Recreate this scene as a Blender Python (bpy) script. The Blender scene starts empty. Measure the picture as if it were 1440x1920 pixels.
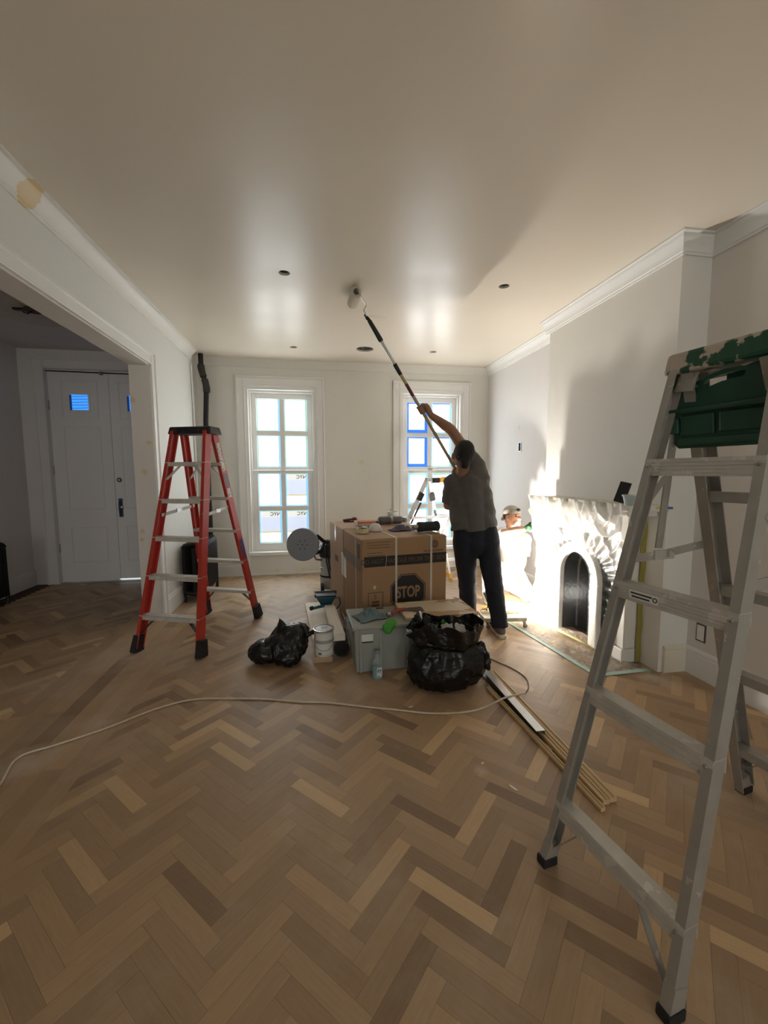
import bpy, bmesh, math, random
from mathutils import Vector, Matrix, Euler, noise
random.seed(7)
D = bpy.data; SC = bpy.context.scene; COL = SC.collection
pi = math.pi; rad = math.radians

# ------------------------------------------------------------------ camera
CF, YAW, PITCH, ROLL = 775.8, rad(9.59), rad(5.41), rad(-0.19)
CO = Vector((0, 0, 1.4))
_f = Vector((math.sin(YAW)*math.cos(PITCH), math.cos(YAW)*math.cos(PITCH), -math.sin(PITCH)))
_r0 = Vector((math.cos(YAW), -math.sin(YAW), 0)); _u0 = _r0.cross(_f)
_r = _r0*math.cos(ROLL)+_u0*math.sin(ROLL); _u = _u0*math.cos(ROLL)-_r0*math.sin(ROLL)
cd = D.cameras.new('camera'); cam = D.objects.new('camera', cd); COL.objects.link(cam)
cd.sensor_fit = 'VERTICAL'; cd.sensor_height = 24.0; cd.sensor_width = 18.0
cd.lens = CF/1920*24.0; cd.clip_start = .02; cd.clip_end = 200
M = Matrix((_r, _u, -_f)).transposed().to_4x4(); M.translation = CO
cam.matrix_world = M
SC.camera = cam

def at(px, py, **k):
    """point where the sight line of a 1440x1920 pixel meets the plane x=, y= or z="""
    d = _f+_r*((px-720)/CF)-_u*((py-960)/CF)
    (a, v), = k.items(); i = 'xyz'.index(a)
    return CO+d*((v-CO[i])/d[i])
def W(px, py, d): return at(px, py, y=d)

# ------------------------------------------------------------------ world, exposure
EXPOSURE = 1.0
PANE_E = 4.0          # daylight coming through the filmed panes
LAMP_W = 31.0         # LED flood lamp on the floor
SC.view_settings.view_transform = 'Standard'; SC.view_settings.look = 'None'
SC.view_settings.exposure = EXPOSURE; SC.view_settings.gamma = 1
SC.view_settings.use_curve_mapping = False
wd = D.worlds.new('sky'); SC.world = wd; wd.use_nodes = True
bg = wd.node_tree.nodes['Background']; bg.inputs[0].default_value = (.80, .90, 1.0, 1); bg.inputs[1].default_value = 2.0

# ------------------------------------------------------------------ materials
def lin(c):
    f = lambda v: (v/255/12.92) if v/255 <= .04045 else ((v/255+.055)/1.055)**2.4
    return (f(c[0]), f(c[1]), f(c[2]), 1)
class NT:
    def __init__(s, m): s.t = m.node_tree; s.n = s.t.nodes; s.b = s.n['Principled BSDF']; s.out = s.n['Material Output']
    def new(s, ty, **kw):
        n = s.n.new(ty)
        for k, v in kw.items(): setattr(n, k, v)
        return n
    def link(s, a, b): s.t.links.new(a, b)
def mat(name, c, rough=.5, metal=0, var=0, scale=8, bump=0, bscale=60, spec=.5, speck=None, emit=None, estr=1, coords='Object', stretch=None, trans=0, alpha=1, coat=0):
    m = D.materials.new(name); m.use_nodes = True; t = NT(m); b = t.b
    col = lin(c); b.inputs['Base Color'].default_value = col
    b.inputs['Roughness'].default_value = rough; b.inputs['Metallic'].default_value = metal
    b.inputs['Specular IOR Level'].default_value = spec
    b.inputs['Transmission Weight'].default_value = trans; b.inputs['Alpha'].default_value = alpha
    b.inputs['Coat Weight'].default_value = coat
    tc = t.new('ShaderNodeTexCoord'); src = tc.outputs[coords]
    if stretch:
        mp = t.new('ShaderNodeMapping'); mp.inputs['Scale'].default_value = stretch; t.link(src, mp.inputs[0]); src = mp.outputs[0]
    last = None
    if var:
        nz = t.new('ShaderNodeTexNoise'); nz.inputs['Scale'].default_value = scale; nz.inputs['Detail'].default_value = 5; t.link(src, nz.inputs['Vector'])
        mx = t.new('ShaderNodeMix', data_type='RGBA')
        mx.inputs[6].default_value = [v*(1-var) for v in col[:3]]+[1]; mx.inputs[7].default_value = [min(1, v*(1+var)) for v in col[:3]]+[1]
        t.link(nz.outputs['Fac'], mx.inputs[0]); last = mx.outputs[2]
    if speck:   # (colour, scale, threshold)
        nz = t.new('ShaderNodeTexNoise'); nz.inputs['Scale'].default_value = speck[1]; nz.inputs['Detail'].default_value = 4; t.link(src, nz.inputs['Vector'])
        rp = t.new('ShaderNodeValToRGB'); rp.color_ramp.elements[0].position = speck[2]; rp.color_ramp.elements[1].position = speck[2]+.025
        t.link(nz.outputs['Fac'], rp.inputs[0]); mx = t.new('ShaderNodeMix', data_type='RGBA'); mx.inputs[7].default_value = lin(speck[0])
        if last: t.link(last, mx.inputs[6])
        else: mx.inputs[6].default_value = col
        t.link(rp.outputs[0], mx.inputs[0]); last = mx.outputs[2]
    if last: t.link(last, b.inputs['Base Color'])
    if bump:
        nb = t.new('ShaderNodeTexNoise'); nb.inputs['Scale'].default_value = bscale; nb.inputs['Detail'].default_value = 6; t.link(src, nb.inputs['Vector'])
        bp = t.new('ShaderNodeBump'); bp.inputs['Strength'].default_value = bump; bp.inputs['Distance'].default_value = .01
        t.link(nb.outputs['Fac'], bp.inputs['Height']); t.link(bp.outputs[0], b.inputs['Normal'])
    if emit:
        b.inputs['Emission Color'].default_value = lin(emit); b.inputs['Emission Strength'].default_value = estr
    return m
def add_spots(m, spots, color):
    """patches of filler at world positions, ragged edge"""
    t = NT(m); b = t.b
    inp = b.inputs['Base Color']; last = inp.links[0].from_socket if inp.links else None
    g = t.new('ShaderNodeNewGeometry'); nz = t.new('ShaderNodeTexNoise'); nz.inputs['Scale'].default_value = 30; t.link(g.outputs['Position'], nz.inputs['Vector'])
    ma = t.new('ShaderNodeMath', operation='MULTIPLY_ADD'); ma.inputs[1].default_value = .05; ma.inputs[2].default_value = -.025; t.link(nz.outputs['Fac'], ma.inputs[0])
    tot = None
    for p, r in spots:
        d = t.new('ShaderNodeVectorMath', operation='DISTANCE'); d.inputs[1].default_value = p; t.link(g.outputs['Position'], d.inputs[0])
        a = t.new('ShaderNodeMath', operation='ADD'); t.link(d.outputs['Value'], a.inputs[0]); t.link(ma.outputs[0], a.inputs[1])
        l = t.new('ShaderNodeMath', operation='LESS_THAN'); l.inputs[1].default_value = r; t.link(a.outputs[0], l.inputs[0])
        if tot is None: tot = l.outputs[0]
        else:
            x = t.new('ShaderNodeMath', operation='MAXIMUM'); t.link(tot, x.inputs[0]); t.link(l.outputs[0], x.inputs[1]); tot = x.outputs[0]
    k = t.new('ShaderNodeMath', operation='MULTIPLY'); k.inputs[1].default_value = .7; t.link(tot, k.inputs[0])
    mx = t.new('ShaderNodeMix', data_type='RGBA'); mx.inputs[7].default_value = lin(color)
    if last: t.link(last, mx.inputs[6])
    else: mx.inputs[6].default_value = inp.default_value
    t.link(k.outputs[0], mx.inputs[0]); t.link(mx.outputs[2], inp)

# ------------------------------------------------------------------ mesh helpers
def frame(z, hint=None):
    z = Vector(z).normalized(); h = Vector(hint) if hint is not None else (Vector((0, 0, 1)) if abs(z.z) < .9 else Vector((0, 1, 0)))
    x = h.cross(z)
    if x.length < 1e-5: x = Vector((1, 0, 0)).cross(z)
    x.normalize(); y = z.cross(x); return x, y, z
class MB:
    def __init__(s): s.v = []; s.f = []
    def add(s, vs, fs):
        o = len(s.v); s.v += [tuple(v) for v in vs]; s.f += [tuple(i+o for i in f) for f in fs]; return s
    def box(s, x0, x1, y0, y1, z0, z1, m=None, tp=0):
        vs = [Vector((x, y, z)) for z in (z0, z1) for y in (y0, y1) for x in (x0, x1)]
        if tp:
            cx, cy = (x0+x1)/2, (y0+y1)/2
            for v in vs[4:]: v.x += tp*(1 if v.x < cx else -1); v.y += tp*(1 if v.y < cy else -1)
        if m: vs = [m@v for v in vs]
        return s.add(vs, [(0, 2, 3, 1), (4, 5, 7, 6), (0, 1, 5, 4), (2, 6, 7, 3), (0, 4, 6, 2), (1, 3, 7, 5)])
    def bar(s, p0, p1, w, h, hint=None, w1=None, h1=None):
        """rectangular bar p0->p1; w along hint x axis, h along the hint direction"""
        p0, p1 = Vector(p0), Vector(p1); x, y, z = frame(p1-p0, hint); w1 = w1 or w; h1 = h1 or h
        vs = []
        for p, a, b in ((p0, w/2, h/2), (p1, w1/2, h1/2)):
            for sx, sy in ((-1, -1), (1, -1), (1, 1), (-1, 1)): vs.append(p+x*a*sx+y*b*sy)
        return s.add(vs, [(3, 2, 1, 0), (4, 5, 6, 7), (0, 1, 5, 4), (1, 2, 6, 5), (2, 3, 7, 6), (3, 0, 4, 7)])
    def channel(s, p0, p1, w, h, t, hint=None, flip=1):
        """C section: web h tall, flanges w deep pointing to +x of the frame"""
        p0, p1 = Vector(p0), Vector(p1); x, y, z = frame(p1-p0, hint); x = x*flip
        prof = [(0, -h/2), (w, -h/2), (w, -h/2+t), (t, -h/2+t), (t, h/2-t), (w, h/2-t), (w, h/2), (0, h/2)]
        n = len(prof); vs = [p+x*a+y*b for p in (p0, p1) for a, b in prof]
        fs = [(i, (i+1) % n, n+(i+1) % n, n+i) for i in range(n)]
        caps = [(0, 1, 2, 3), (0, 3, 4, 7), (4, 5, 6, 7)]
        fs += caps+[tuple(n+i for i in reversed(c)) for c in caps]
        return s.add(vs, fs)
    def tube(s, pts, r, n=10, cap=True, flat=1, hint=None):
        pts = [Vector(p) for p in pts]; rs = r if isinstance(r, (list, tuple)) else [r]*len(pts); vs = []; px = None
        for i, p in enumerate(pts):
            t = (pts[min(i+1, len(pts)-1)]-pts[max(i-1, 0)])
            x, y, z = frame(t, hint) if px is None else frame(t, px)
            if px is not None: x, y = y.cross(z)*1, y   # keep twist low
            px = y
            for k in range(n):
                a = 2*pi*k/n; vs.append(p+(x*math.cos(a)+y*math.sin(a)*flat)*rs[i])
        fs = [(i*n+k, i*n+(k+1) % n, (i+1)*n+(k+1) % n, (i+1)*n+k) for i in range(len(pts)-1) for k in range(n)]
        if cap: fs += [tuple(range(n-1, -1, -1)), tuple((len(pts)-1)*n+k for k in range(n))]
        return s.add(vs, fs)
    def lathe(s, prof, o=(0, 0, 0), axis=(0, 0, 1), n=24, hint=None):
        """prof = [(radius, height)...] along axis"""
        o = Vector(o); x, y, z = frame(axis, hint); vs = []; fs = []
        for r, h in prof:
            for k in range(n):
                a = 2*pi*k/n; vs.append(o+z*h+(x*math.cos(a)+y*math.sin(a))*max(r, 1e-4))
        for i in range(len(prof)-1):
            for k in range(n): fs.append((i*n+k, i*n+(k+1) % n, (i+1)*n+(k+1) % n, (i+1)*n+k))
        if prof[0][0] > 1e-3: fs.append(tuple(range(n-1, -1, -1)))
        if prof[-1][0] > 1e-3: fs.append(tuple((len(prof)-1)*n+k for k in range(n)))
        return s.add(vs, fs)
    def sweep(s, prof, p0, p1, xdir, closed=True, ydir=None, m0=0, m1=0):
        """profile (a along xdir, b along z up) swept from p0 to p1"""
        p0, p1, xd = Vector(p0), Vector(p1), Vector(xdir); up = Vector(ydir or (0, 0, 1)); n = len(prof)
        dr = (p1-p0).normalized(); vs = [p+xd*a+up*b+dr*k*a for p, k in ((p0, m0), (p1, m1)) for a, b in prof]
        fs = [(i, (i+1) % n, n+(i+1) % n, n+i) for i in range(n if closed else n-1)]
        if closed: fs += [tuple(range(n-1, -1, -1)), tuple(range(n, 2*n))]
        return s.add(vs, fs)
    def grid(s, fn, nu, nv, thick=0):
        vs = [Vector(fn(i/nu, j/nv)) for j in range(nv+1) for i in range(nu+1)]
        fs = [(j*(nu+1)+i, j*(nu+1)+i+1, (j+1)*(nu+1)+i+1, (j+1)*(nu+1)+i) for j in range(nv) for i in range(nu)]
        return s.add(vs, fs)
    def build(s, name, m, parent=None, smooth=False, bevel=0, seg=2, angle=35):
        me = D.meshes.new(name); me.from_pydata(s.v, [], s.f); me.update()
        bm = bmesh.new(); bm.from_mesh(me); bmesh.ops.recalc_face_normals(bm, faces=bm.faces); bm.to_mesh(me); bm.free()
        return link(name, me, m, parent, smooth, bevel, seg, angle)
def link(name, me, m, parent=None, smooth=False, bevel=0, seg=2, angle=35):
    o = D.objects.new(name, me); COL.objects.link(o)
    if m is not None: me.materials.append(m)
    if smooth:
        me.polygons.foreach_set('use_smooth', [True]*len(me.polygons))
        if smooth != 'all': me.set_sharp_from_angle(angle=rad(angle))
    if bevel:
        b = o.modifiers.new('bevel', 'BEVEL'); b.width = bevel; b.segments = seg; b.limit_method = 'ANGLE'; b.angle_limit = rad(40)
    if parent: par(o, parent)
    return o
def par(o, p):
    o.parent = p; o.matrix_parent_inverse = p_mat(p).inverted()
def p_mat(p):
    m = Matrix.LocRotScale(p.location, p.rotation_euler, p.scale)
    if p.parent: return p_mat(p.parent)@p.matrix_parent_inverse@m
    return m
def tag(o, label=None, cat=None, group=None, kind=None):
    if label: o['label'] = label
    if cat: o['category'] = cat
    if group: o['group'] = group
    if kind: o['kind'] = kind
    return o
def empty(name, loc, label=None, cat=None, group=None):
    o = D.objects.new(name, None); COL.objects.link(o); o.location = loc; o.empty_display_size = .1
    return tag(o, label, cat, group)
def struct(o): o['kind'] = 'structure'; return o
def plate(name, outer, holes, thick, mtx, m, parent, bevel=0):
    """flat plate with holes: 2D outlines filled, then thickened"""
    bm = bmesh.new(); es = []
    for loop in [outer]+holes:
        vs = [bm.verts.new((x, y, 0)) for x, y in loop]
        es += [bm.edges.new((vs[i], vs[(i+1) % len(vs)])) for i in range(len(vs))]
    r = bmesh.ops.triangle_fill(bm, edges=es, use_beauty=True, use_dissolve=False)
    ext = bmesh.ops.extrude_face_region(bm, geom=list(bm.faces))
    bmesh.ops.translate(bm, vec=(0, 0, thick), verts=[g for g in ext['geom'] if isinstance(g, bmesh.types.BMVert)])
    bmesh.ops.recalc_face_normals(bm, faces=bm.faces)
    bm.transform(mtx); me = D.meshes.new(name); bm.to_mesh(me); bm.free()
    return link(name, me, m, parent, bevel=bevel)
def rrect(x0, x1, y0, y1, r, n=4):
    P = []
    for cx, cy, a0 in ((x1-r, y1-r, 0), (x0+r, y1-r, 90), (x0+r, y0+r, 180), (x1-r, y0+r, 270)):
        for i in range(n+1): a = rad(a0+90*i/n); P.append((cx+r*math.cos(a), cy+r*math.sin(a)))
    return P
def circ(cx, cy, r, n=24, ry=None): return [(cx+r*math.cos(2*pi*i/n), cy+(ry or r)*math.sin(2*pi*i/n)) for i in range(n)]
def mtx(o, x, y):
    x = Vector(x).normalized(); y = Vector(y).normalized(); z = x.cross(y); m = Matrix((x, y, z)).transposed().to_4x4(); m.translation = Vector(o); return m
FREE = []
def text(name, s, size, m, material, parent, bold=0, ext=.0006, align='CENTER', mirror=False, sx=1):
    cu = D.curves.new(name, 'FONT'); cu.body = s; cu.size = size; cu.align_x = align; cu.align_y = 'CENTER'; cu.offset = bold; cu.extrude = ext; cu.resolution_u = 3
    t = D.objects.new('tmp_text', cu); COL.objects.link(t); bpy.context.view_layer.update()
    me = D.meshes.new_from_object(t.evaluated_get(bpy.context.evaluated_depsgraph_get())); D.objects.remove(t); D.curves.remove(cu)
    me.name = name; me.transform(m@Matrix.Diagonal((-sx if mirror else sx, 1, 1, 1))); me.materials.clear()
    return link(name, me, material, parent)
def cyl_cap(mb, p0, r0, p1, r1, flat=False, n=18):
    p0, p1 = Vector(p0), Vector(p1); L = (p1-p0).length; x, y, z = frame(p1-p0)
    prof = []
    if flat not in ('a', 'ab'):
        for i in range(5): a = -pi/2+pi/2*i/5; prof.append((r0*math.cos(a), r0*math.sin(a)))
    prof += [(r0, 0), (r1, L)]
    if flat not in ('b', 'ab'):
        for i in range(1, 6): a = pi/2*i/5; prof.append((r1*math.cos(a), L+r1*math.sin(a)))
    mb.lathe(prof, p0, p1-p0, n)
def ellip(mb, c, r, rot=(0, 0, 0), n=18):
    m = Euler([rad(a) for a in rot]).to_matrix(); c = Vector(c); k = 11; vs = []; fs = []
    for i in range(k+1):
        a = -pi/2+pi*i/k
        for j in range(n):
            b = 2*pi*j/n; vs.append(c+m@Vector((max(math.cos(a), 1e-3)*math.cos(b)*r[0], max(math.cos(a), 1e-3)*math.sin(b)*r[1], math.sin(a)*r[2])))
    for i in range(k):
        for j in range(n): fs.append((i*n+j, i*n+(j+1) % n, (i+1)*n+(j+1) % n, (i+1)*n+j))
    fs += [tuple(range(n-1, -1, -1)), tuple(k*n+j for j in range(n))]
    mb.add(vs, fs)
def blob(name, prims, voxel, m, parent=None, sm=5, disp=None):
    """one continuous skin grown round limbs and masses"""
    mb = MB()
    for p in prims:
        if p[0] == 'c': cyl_cap(mb, p[1], p[2], p[3], p[4], p[5] if len(p) > 5 else False)
        else: ellip(mb, p[1], p[2], p[3] if len(p) > 3 else (0, 0, 0))
    t = mb.build('tmp_blob', None)
    r = t.modifiers.new('r', 'REMESH'); r.mode = 'VOXEL'; r.voxel_size = voxel
    if sm: s = t.modifiers.new('s', 'SMOOTH'); s.factor = .5; s.iterations = sm
    bpy.context.view_layer.update()
    me = D.meshes.new_from_object(t.evaluated_get(bpy.context.evaluated_depsgraph_get())); old = t.data; D.objects.remove(t); D.meshes.remove(old)
    me.name = name
    if disp:
        ns = [v.normal.copy() for v in me.vertices]
        for v, nn in zip(me.vertices, ns): v.co += nn*disp(v.co)
    return link(name, me, m, parent, smooth='all')

# ------------------------------------------------------------------ shared materials
wall_m = mat('wall_paint', (224, 224, 219), .62, var=.02, scale=3, bump=.05, bscale=80)
jamb_m = mat('jamb_paint', (222, 215, 206), .6, var=.02, scale=3, bump=.05, bscale=60)
trim_m = mat('trim_paint', (231, 230, 226), .45, var=.02, scale=5, bump=.03, bscale=50)
crownl_m = mat('crown_paint', (230, 227, 220), .5, var=.02, scale=5)
hall_m = mat('hall_wall_paint', (226, 221, 217), .7, var=.06, scale=2.5, bump=.04, bscale=60)
door_m = mat('door_paint', (234, 229, 227), .5, var=.02, scale=4)
black_iron = mat('black_iron', (22, 22, 24), .38, .3, var=.2, scale=20, bump=.1)
black_pl = mat('black_plastic', (20, 20, 21), .4, bump=.02)
dark_gap = mat('dark_void', (10, 10, 10), .9, var=.1)
alu = mat('aluminium', (172, 168, 160), .45, .5, var=.18, scale=14, bump=.06, bscale=90, speck=((205, 200, 190), 26, .66))
alu_step = mat('worn_aluminium', (198, 193, 184), .5, .25, var=.2, scale=18, bump=.08, bscale=60, speck=((214, 208, 198), 20, .62))
steel = mat('steel', (170, 170, 172), .28, .9, var=.1, scale=20)
brass = mat('brass_knob', (150, 140, 122), .35, .8, var=.1)
wood_raw = mat('raw_pine', (206, 176, 132), .6, var=.18, scale=9, stretch=(6, 1, 6), bump=.05)
blue_tape = mat('blue_tape', (52, 120, 214), .6, var=.06, scale=12)
cyan_tape = mat('pale_tape', (138, 190, 212), .6, var=.06, scale=12)
green_tape = mat('pale_green_tape', (176, 204, 196), .6, var=.05, scale=12)
white_pl = mat('white_plastic', (226, 224, 216), .4, var=.03)

# ------------------------------------------------------------------ room dimensions
H = 2.89; XL = -1.46; XLB = -1.635; YB = 5.82; XB = 2.354; XR = 2.523; XN = 2.577; Y0 = 2.43; Y1 = 3.94; YR = -4.0; HXL = -3.50; YD = 5.80
OPY = 4.19; OPZ = 2.395; OPY0 = .4

# ---- floor
def plank_mat():
    m = D.materials.new('oak_planks'); m.use_nodes = True; t = NT(m); b = t.b
    a = t.new('ShaderNodeAttribute', attribute_name='tone'); uv = t.new('ShaderNodeUVMap', uv_map='UVMap')
    rp = t.new('ShaderNodeValToRGB'); e = rp.color_ramp.elements
    e[0].position = 0; e[0].color = lin((126, 100, 76)); e[1].position = 1; e[1].color = lin((206, 174, 132))
    for p, c in ((.22, (152, 125, 97)), (.5, (168, 140, 109)), (.8, (180, 149, 114))): x = e.new(p); x.color = lin(c)
    t.link(a.outputs['Fac'], rp.inputs[0])
    mp = t.new('ShaderNodeMapping'); mp.inputs['Scale'].default_value = (4, 60, 1); t.link(uv.outputs[0], mp.inputs[0])
    nz = t.new('ShaderNodeTexNoise'); nz.inputs['Scale'].default_value = 2.2; nz.inputs['Detail'].default_value = 6; nz.inputs['Distortion'].default_value = .6; t.link(mp.outputs[0], nz.inputs['Vector'])
    gr = t.new('ShaderNodeMapRange'); gr.inputs[3].default_value = .84; gr.inputs[4].default_value = 1.16; t.link(nz.outputs['Fac'], gr.inputs[0])
    hs = t.new('ShaderNodeHueSaturation'); t.link(rp.outputs[0], hs.inputs['Color']); t.link(gr.outputs[0], hs.inputs['Value'])
    # plaster dust lying in drifts
    g = t.new('ShaderNodeNewGeometry'); dn = t.new('ShaderNodeTexNoise'); dn.inputs['Scale'].default_value = 1.1; dn.inputs['Detail'].default_value = 7; dn.inputs['Roughness'].default_value = .65; t.link(g.outputs['Position'], dn.inputs['Vector'])
    dr = t.new('ShaderNodeMapRange'); dr.inputs[1].default_value = .5; dr.inputs[2].default_value = .78; dr.inputs[3].default_value = 0; dr.inputs[4].default_value = .5; t.link(dn.outputs['Fac'], dr.inputs[0])
    # scuffed plaster patches; the widest one also paints window light onto the floor
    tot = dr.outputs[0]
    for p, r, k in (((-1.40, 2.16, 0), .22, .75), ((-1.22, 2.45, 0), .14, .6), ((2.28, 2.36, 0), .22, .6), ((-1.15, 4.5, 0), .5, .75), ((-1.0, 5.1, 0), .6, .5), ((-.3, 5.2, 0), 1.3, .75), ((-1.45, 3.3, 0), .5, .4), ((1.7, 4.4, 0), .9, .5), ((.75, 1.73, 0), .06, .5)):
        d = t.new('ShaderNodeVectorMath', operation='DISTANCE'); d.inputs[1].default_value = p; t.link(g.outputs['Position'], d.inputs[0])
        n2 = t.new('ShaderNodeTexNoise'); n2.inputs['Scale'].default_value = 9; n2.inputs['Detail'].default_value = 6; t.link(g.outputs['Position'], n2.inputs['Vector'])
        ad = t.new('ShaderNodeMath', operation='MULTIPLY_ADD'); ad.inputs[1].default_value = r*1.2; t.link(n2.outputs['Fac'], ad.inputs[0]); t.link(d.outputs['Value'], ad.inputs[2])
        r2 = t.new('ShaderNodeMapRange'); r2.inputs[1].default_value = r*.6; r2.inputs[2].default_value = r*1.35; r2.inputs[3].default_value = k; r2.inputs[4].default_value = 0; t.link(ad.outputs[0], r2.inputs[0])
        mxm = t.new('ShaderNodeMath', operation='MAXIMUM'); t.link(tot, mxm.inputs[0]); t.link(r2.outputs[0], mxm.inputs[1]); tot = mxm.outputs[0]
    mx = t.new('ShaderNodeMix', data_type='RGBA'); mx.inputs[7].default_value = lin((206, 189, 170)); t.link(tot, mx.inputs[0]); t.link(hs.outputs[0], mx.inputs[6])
    t.link(mx.outputs[2], b.inputs['Base Color'])
    rr = t.new('ShaderNodeMapRange'); rr.inputs[3].default_value = .34; rr.inputs[4].default_value = .55; t.link(dn.outputs['Fac'], rr.inputs[0]); t.link(rr.outputs[0], b.inputs['Roughness'])
    b.inputs['Specular IOR Level'].default_value = .35
    bp = t.new('ShaderNodeBump'); bp.inputs['Strength'].default_value = .08; bp.inputs['Distance'].default_value = .004; t.link(nz.outputs['Fac'], bp.inputs['Height']); t.link(bp.outputs[0], b.inputs['Normal'])
    return m
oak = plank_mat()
floor = struct(MB().box(-3.7, 2.8, YR-.3, YB+.3, -.12, -.004).build('floor', mat('subfloor', (70, 54, 40), .8, var=.1)))
def set_attr(me, tones, uvs):
    a = me.attributes.new('tone', 'FLOAT', 'FACE'); a.data.foreach_set('value', tones)
    u = me.uv_layers.new(name='UVMap'); u.data.foreach_set('uv', [c for q in uvs for c in q])
def clip(poly, x0, x1, y0, y1):
    for ax, lim, sg in ((0, x0, 1), (0, x1, -1), (1, y0, 1), (1, y1, -1)):
        out = []
        for i in range(len(poly)):
            a, b = poly[i-1], poly[i]; da, db = (a[ax]-lim)*sg, (b[ax]-lim)*sg
            if da >= 0: out.append(a)
            if (da >= 0) != (db >= 0): k = da/(da-db); out.append((a[0]+(b[0]-a[0])*k, a[1]+(b[1]-a[1])*k))
        poly = out
        if len(poly) < 3: return []
    return poly
PL, PW, GAP, TH = .30, .06, .0001, .004
NTONE = 18
def tone():
    r = random.random()
    if r < .12: return random.uniform(.05, .25)
    if r < .84: return random.uniform(.3, .72)
    return random.uniform(.78, 1)
def vis_area(poly):
    q = []
    for x, y in poly:
        d = Vector((x, y, 0))-CO; z = d.dot(_f)
        if z < .1: return 0
        q.append((720+CF*d.dot(_r)/z, 960-CF*d.dot(_u)/z))
    c = [sum(k)/len(q) for k in zip(*q)]
    if not (-30 < c[0] < 1470 and c[1] < 1950): return 0
    return abs(sum(q[i-1][0]*q[i][1]-q[i][0]*q[i-1][1] for i in range(len(q))))/2
planks = []
c45 = math.sqrt(.5); XO = .125
for base in range(-110, 130):
    for per in range(-8, 9):
        for kind in (0, 1):
            if kind == 0: a0, a1, b0, b1 = base+10*per, base+10*per+5, base, base+1
            else: a0, a1, b0, b1 = base+10*per, base+10*per+1, base-9, base-4
            cs = [(a0*PW+GAP, b0*PW+GAP), (a1*PW-GAP, b0*PW+GAP), (a1*PW-GAP, b1*PW-GAP), (a0*PW+GAP, b1*PW-GAP)]
            poly = [((x-y)*c45+XO, (x+y)*c45) for x, y in cs]
            cx = sum(p[0] for p in poly)/4; cy = sum(p[1] for p in poly)/4
            for (rx0, rx1, ry0, ry1) in ((-1.10, XN, YR, YB), (HXL, -1.76, YR, YD)):
                pc = clip(poly, rx0, rx1, ry0, ry1)
                if pc: planks.append((kind, (cx, cy), poly, pc, len(pc) == 4 and all(abs(pc[i][0]-poly[(i+s) % 4][0])+abs(pc[i][1]-poly[(i+s) % 4][1]) < 1e-6 for s in (0,) for i in range(4))))
for i in range(7):                     # straight border boards through the opening
    x0 = -1.10-.0943*(i+1); x1 = x0+.0943; y = YR-random.random()
    while y < YB:
        L = random.uniform(.7, 1.9); pc = clip([(x0+GAP, y+GAP), (x1-GAP, y+GAP), (x1-GAP, y+L-GAP), (x0+GAP, y+L-GAP)], -3, 3, YR, YB)
        if pc: planks.append((2, ((x0+x1)/2, y+L/2), pc, pc, False))
        y += L
scored = sorted([(vis_area(p[3]), i) for i, p in enumerate(planks)], reverse=True)
single = set()
for a, i in scored:
    if len(single) >= 300: break
    if a > 0 and planks[i][4]: single.add(i)
tone_mesh = {}
def plank_mesh(k, tn):
    if (k, tn) in tone_mesh: return tone_mesh[(k, tn)]
    hx, hy = PL/2-GAP, PW/2-GAP; e = .0002; rot = Matrix.Rotation(rad(45 if k == 0 else 135), 4, 'Z')
    mb = MB(); mb.box(-hx, hx, -hy, hy, -TH, 0, tp=e)
    me = D.meshes.new('plank'); me.from_pydata(mb.v, [], mb.f)
    off = random.uniform(0, 40)
    set_attr(me, [tn/(NTONE-1)]*6, [(me.vertices[l.vertex_index].co.x+off, me.vertices[l.vertex_index].co.y+off*.37) for l in me.loops])
    me.transform(rot); me.materials.append(oak); tone_mesh[(k, tn)] = me; return me
vs, fs, tones, uvs = [], [], [], []
for i, (k, c, poly, pc, whole) in enumerate(planks):
    tn = tone()
    if i in single:
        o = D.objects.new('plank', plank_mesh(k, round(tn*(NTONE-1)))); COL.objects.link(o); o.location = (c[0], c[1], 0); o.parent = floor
        continue
    n = len(pc); b0 = len(vs); cx = sum(p[0] for p in pc)/n; cy = sum(p[1] for p in pc)/n; off = random.uniform(0, 40)
    ang = rad(45) if k == 0 else rad(135) if k == 1 else rad(90)
    uvf = lambda x, y: ((x-cx)*math.cos(ang)+(y-cy)*math.sin(ang)+off, -(x-cx)*math.sin(ang)+(y-cy)*math.cos(ang)+off*.37)
    vs += [(x+(.0002 if x < cx else -.0002), y+(.0002 if y < cy else -.0002), 0) for x, y in pc]+[(x, y, -TH) for x, y in pc]
    fs.append(tuple(b0+j for j in range(n))); tones.append(tn); uvs += [uvf(*p) for p in pc]
    for j in range(n):
        q = (b0+n+j, b0+n+(j+1) % n, b0+(j+1) % n, b0+j); fs.append(q); tones.append(tn)
        uvs += [uvf(*pc[j]), uvf(*pc[(j+1) % n]), uvf(*pc[(j+1) % n]), uvf(*pc[j])]
me = D.meshes.new('planks'); me.from_pydata(vs, [], fs); set_attr(me, tones, uvs); me.update()
rest = link('planks', me, oak); rest.parent = floor; rest['kind'] = 'stuff'

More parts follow.
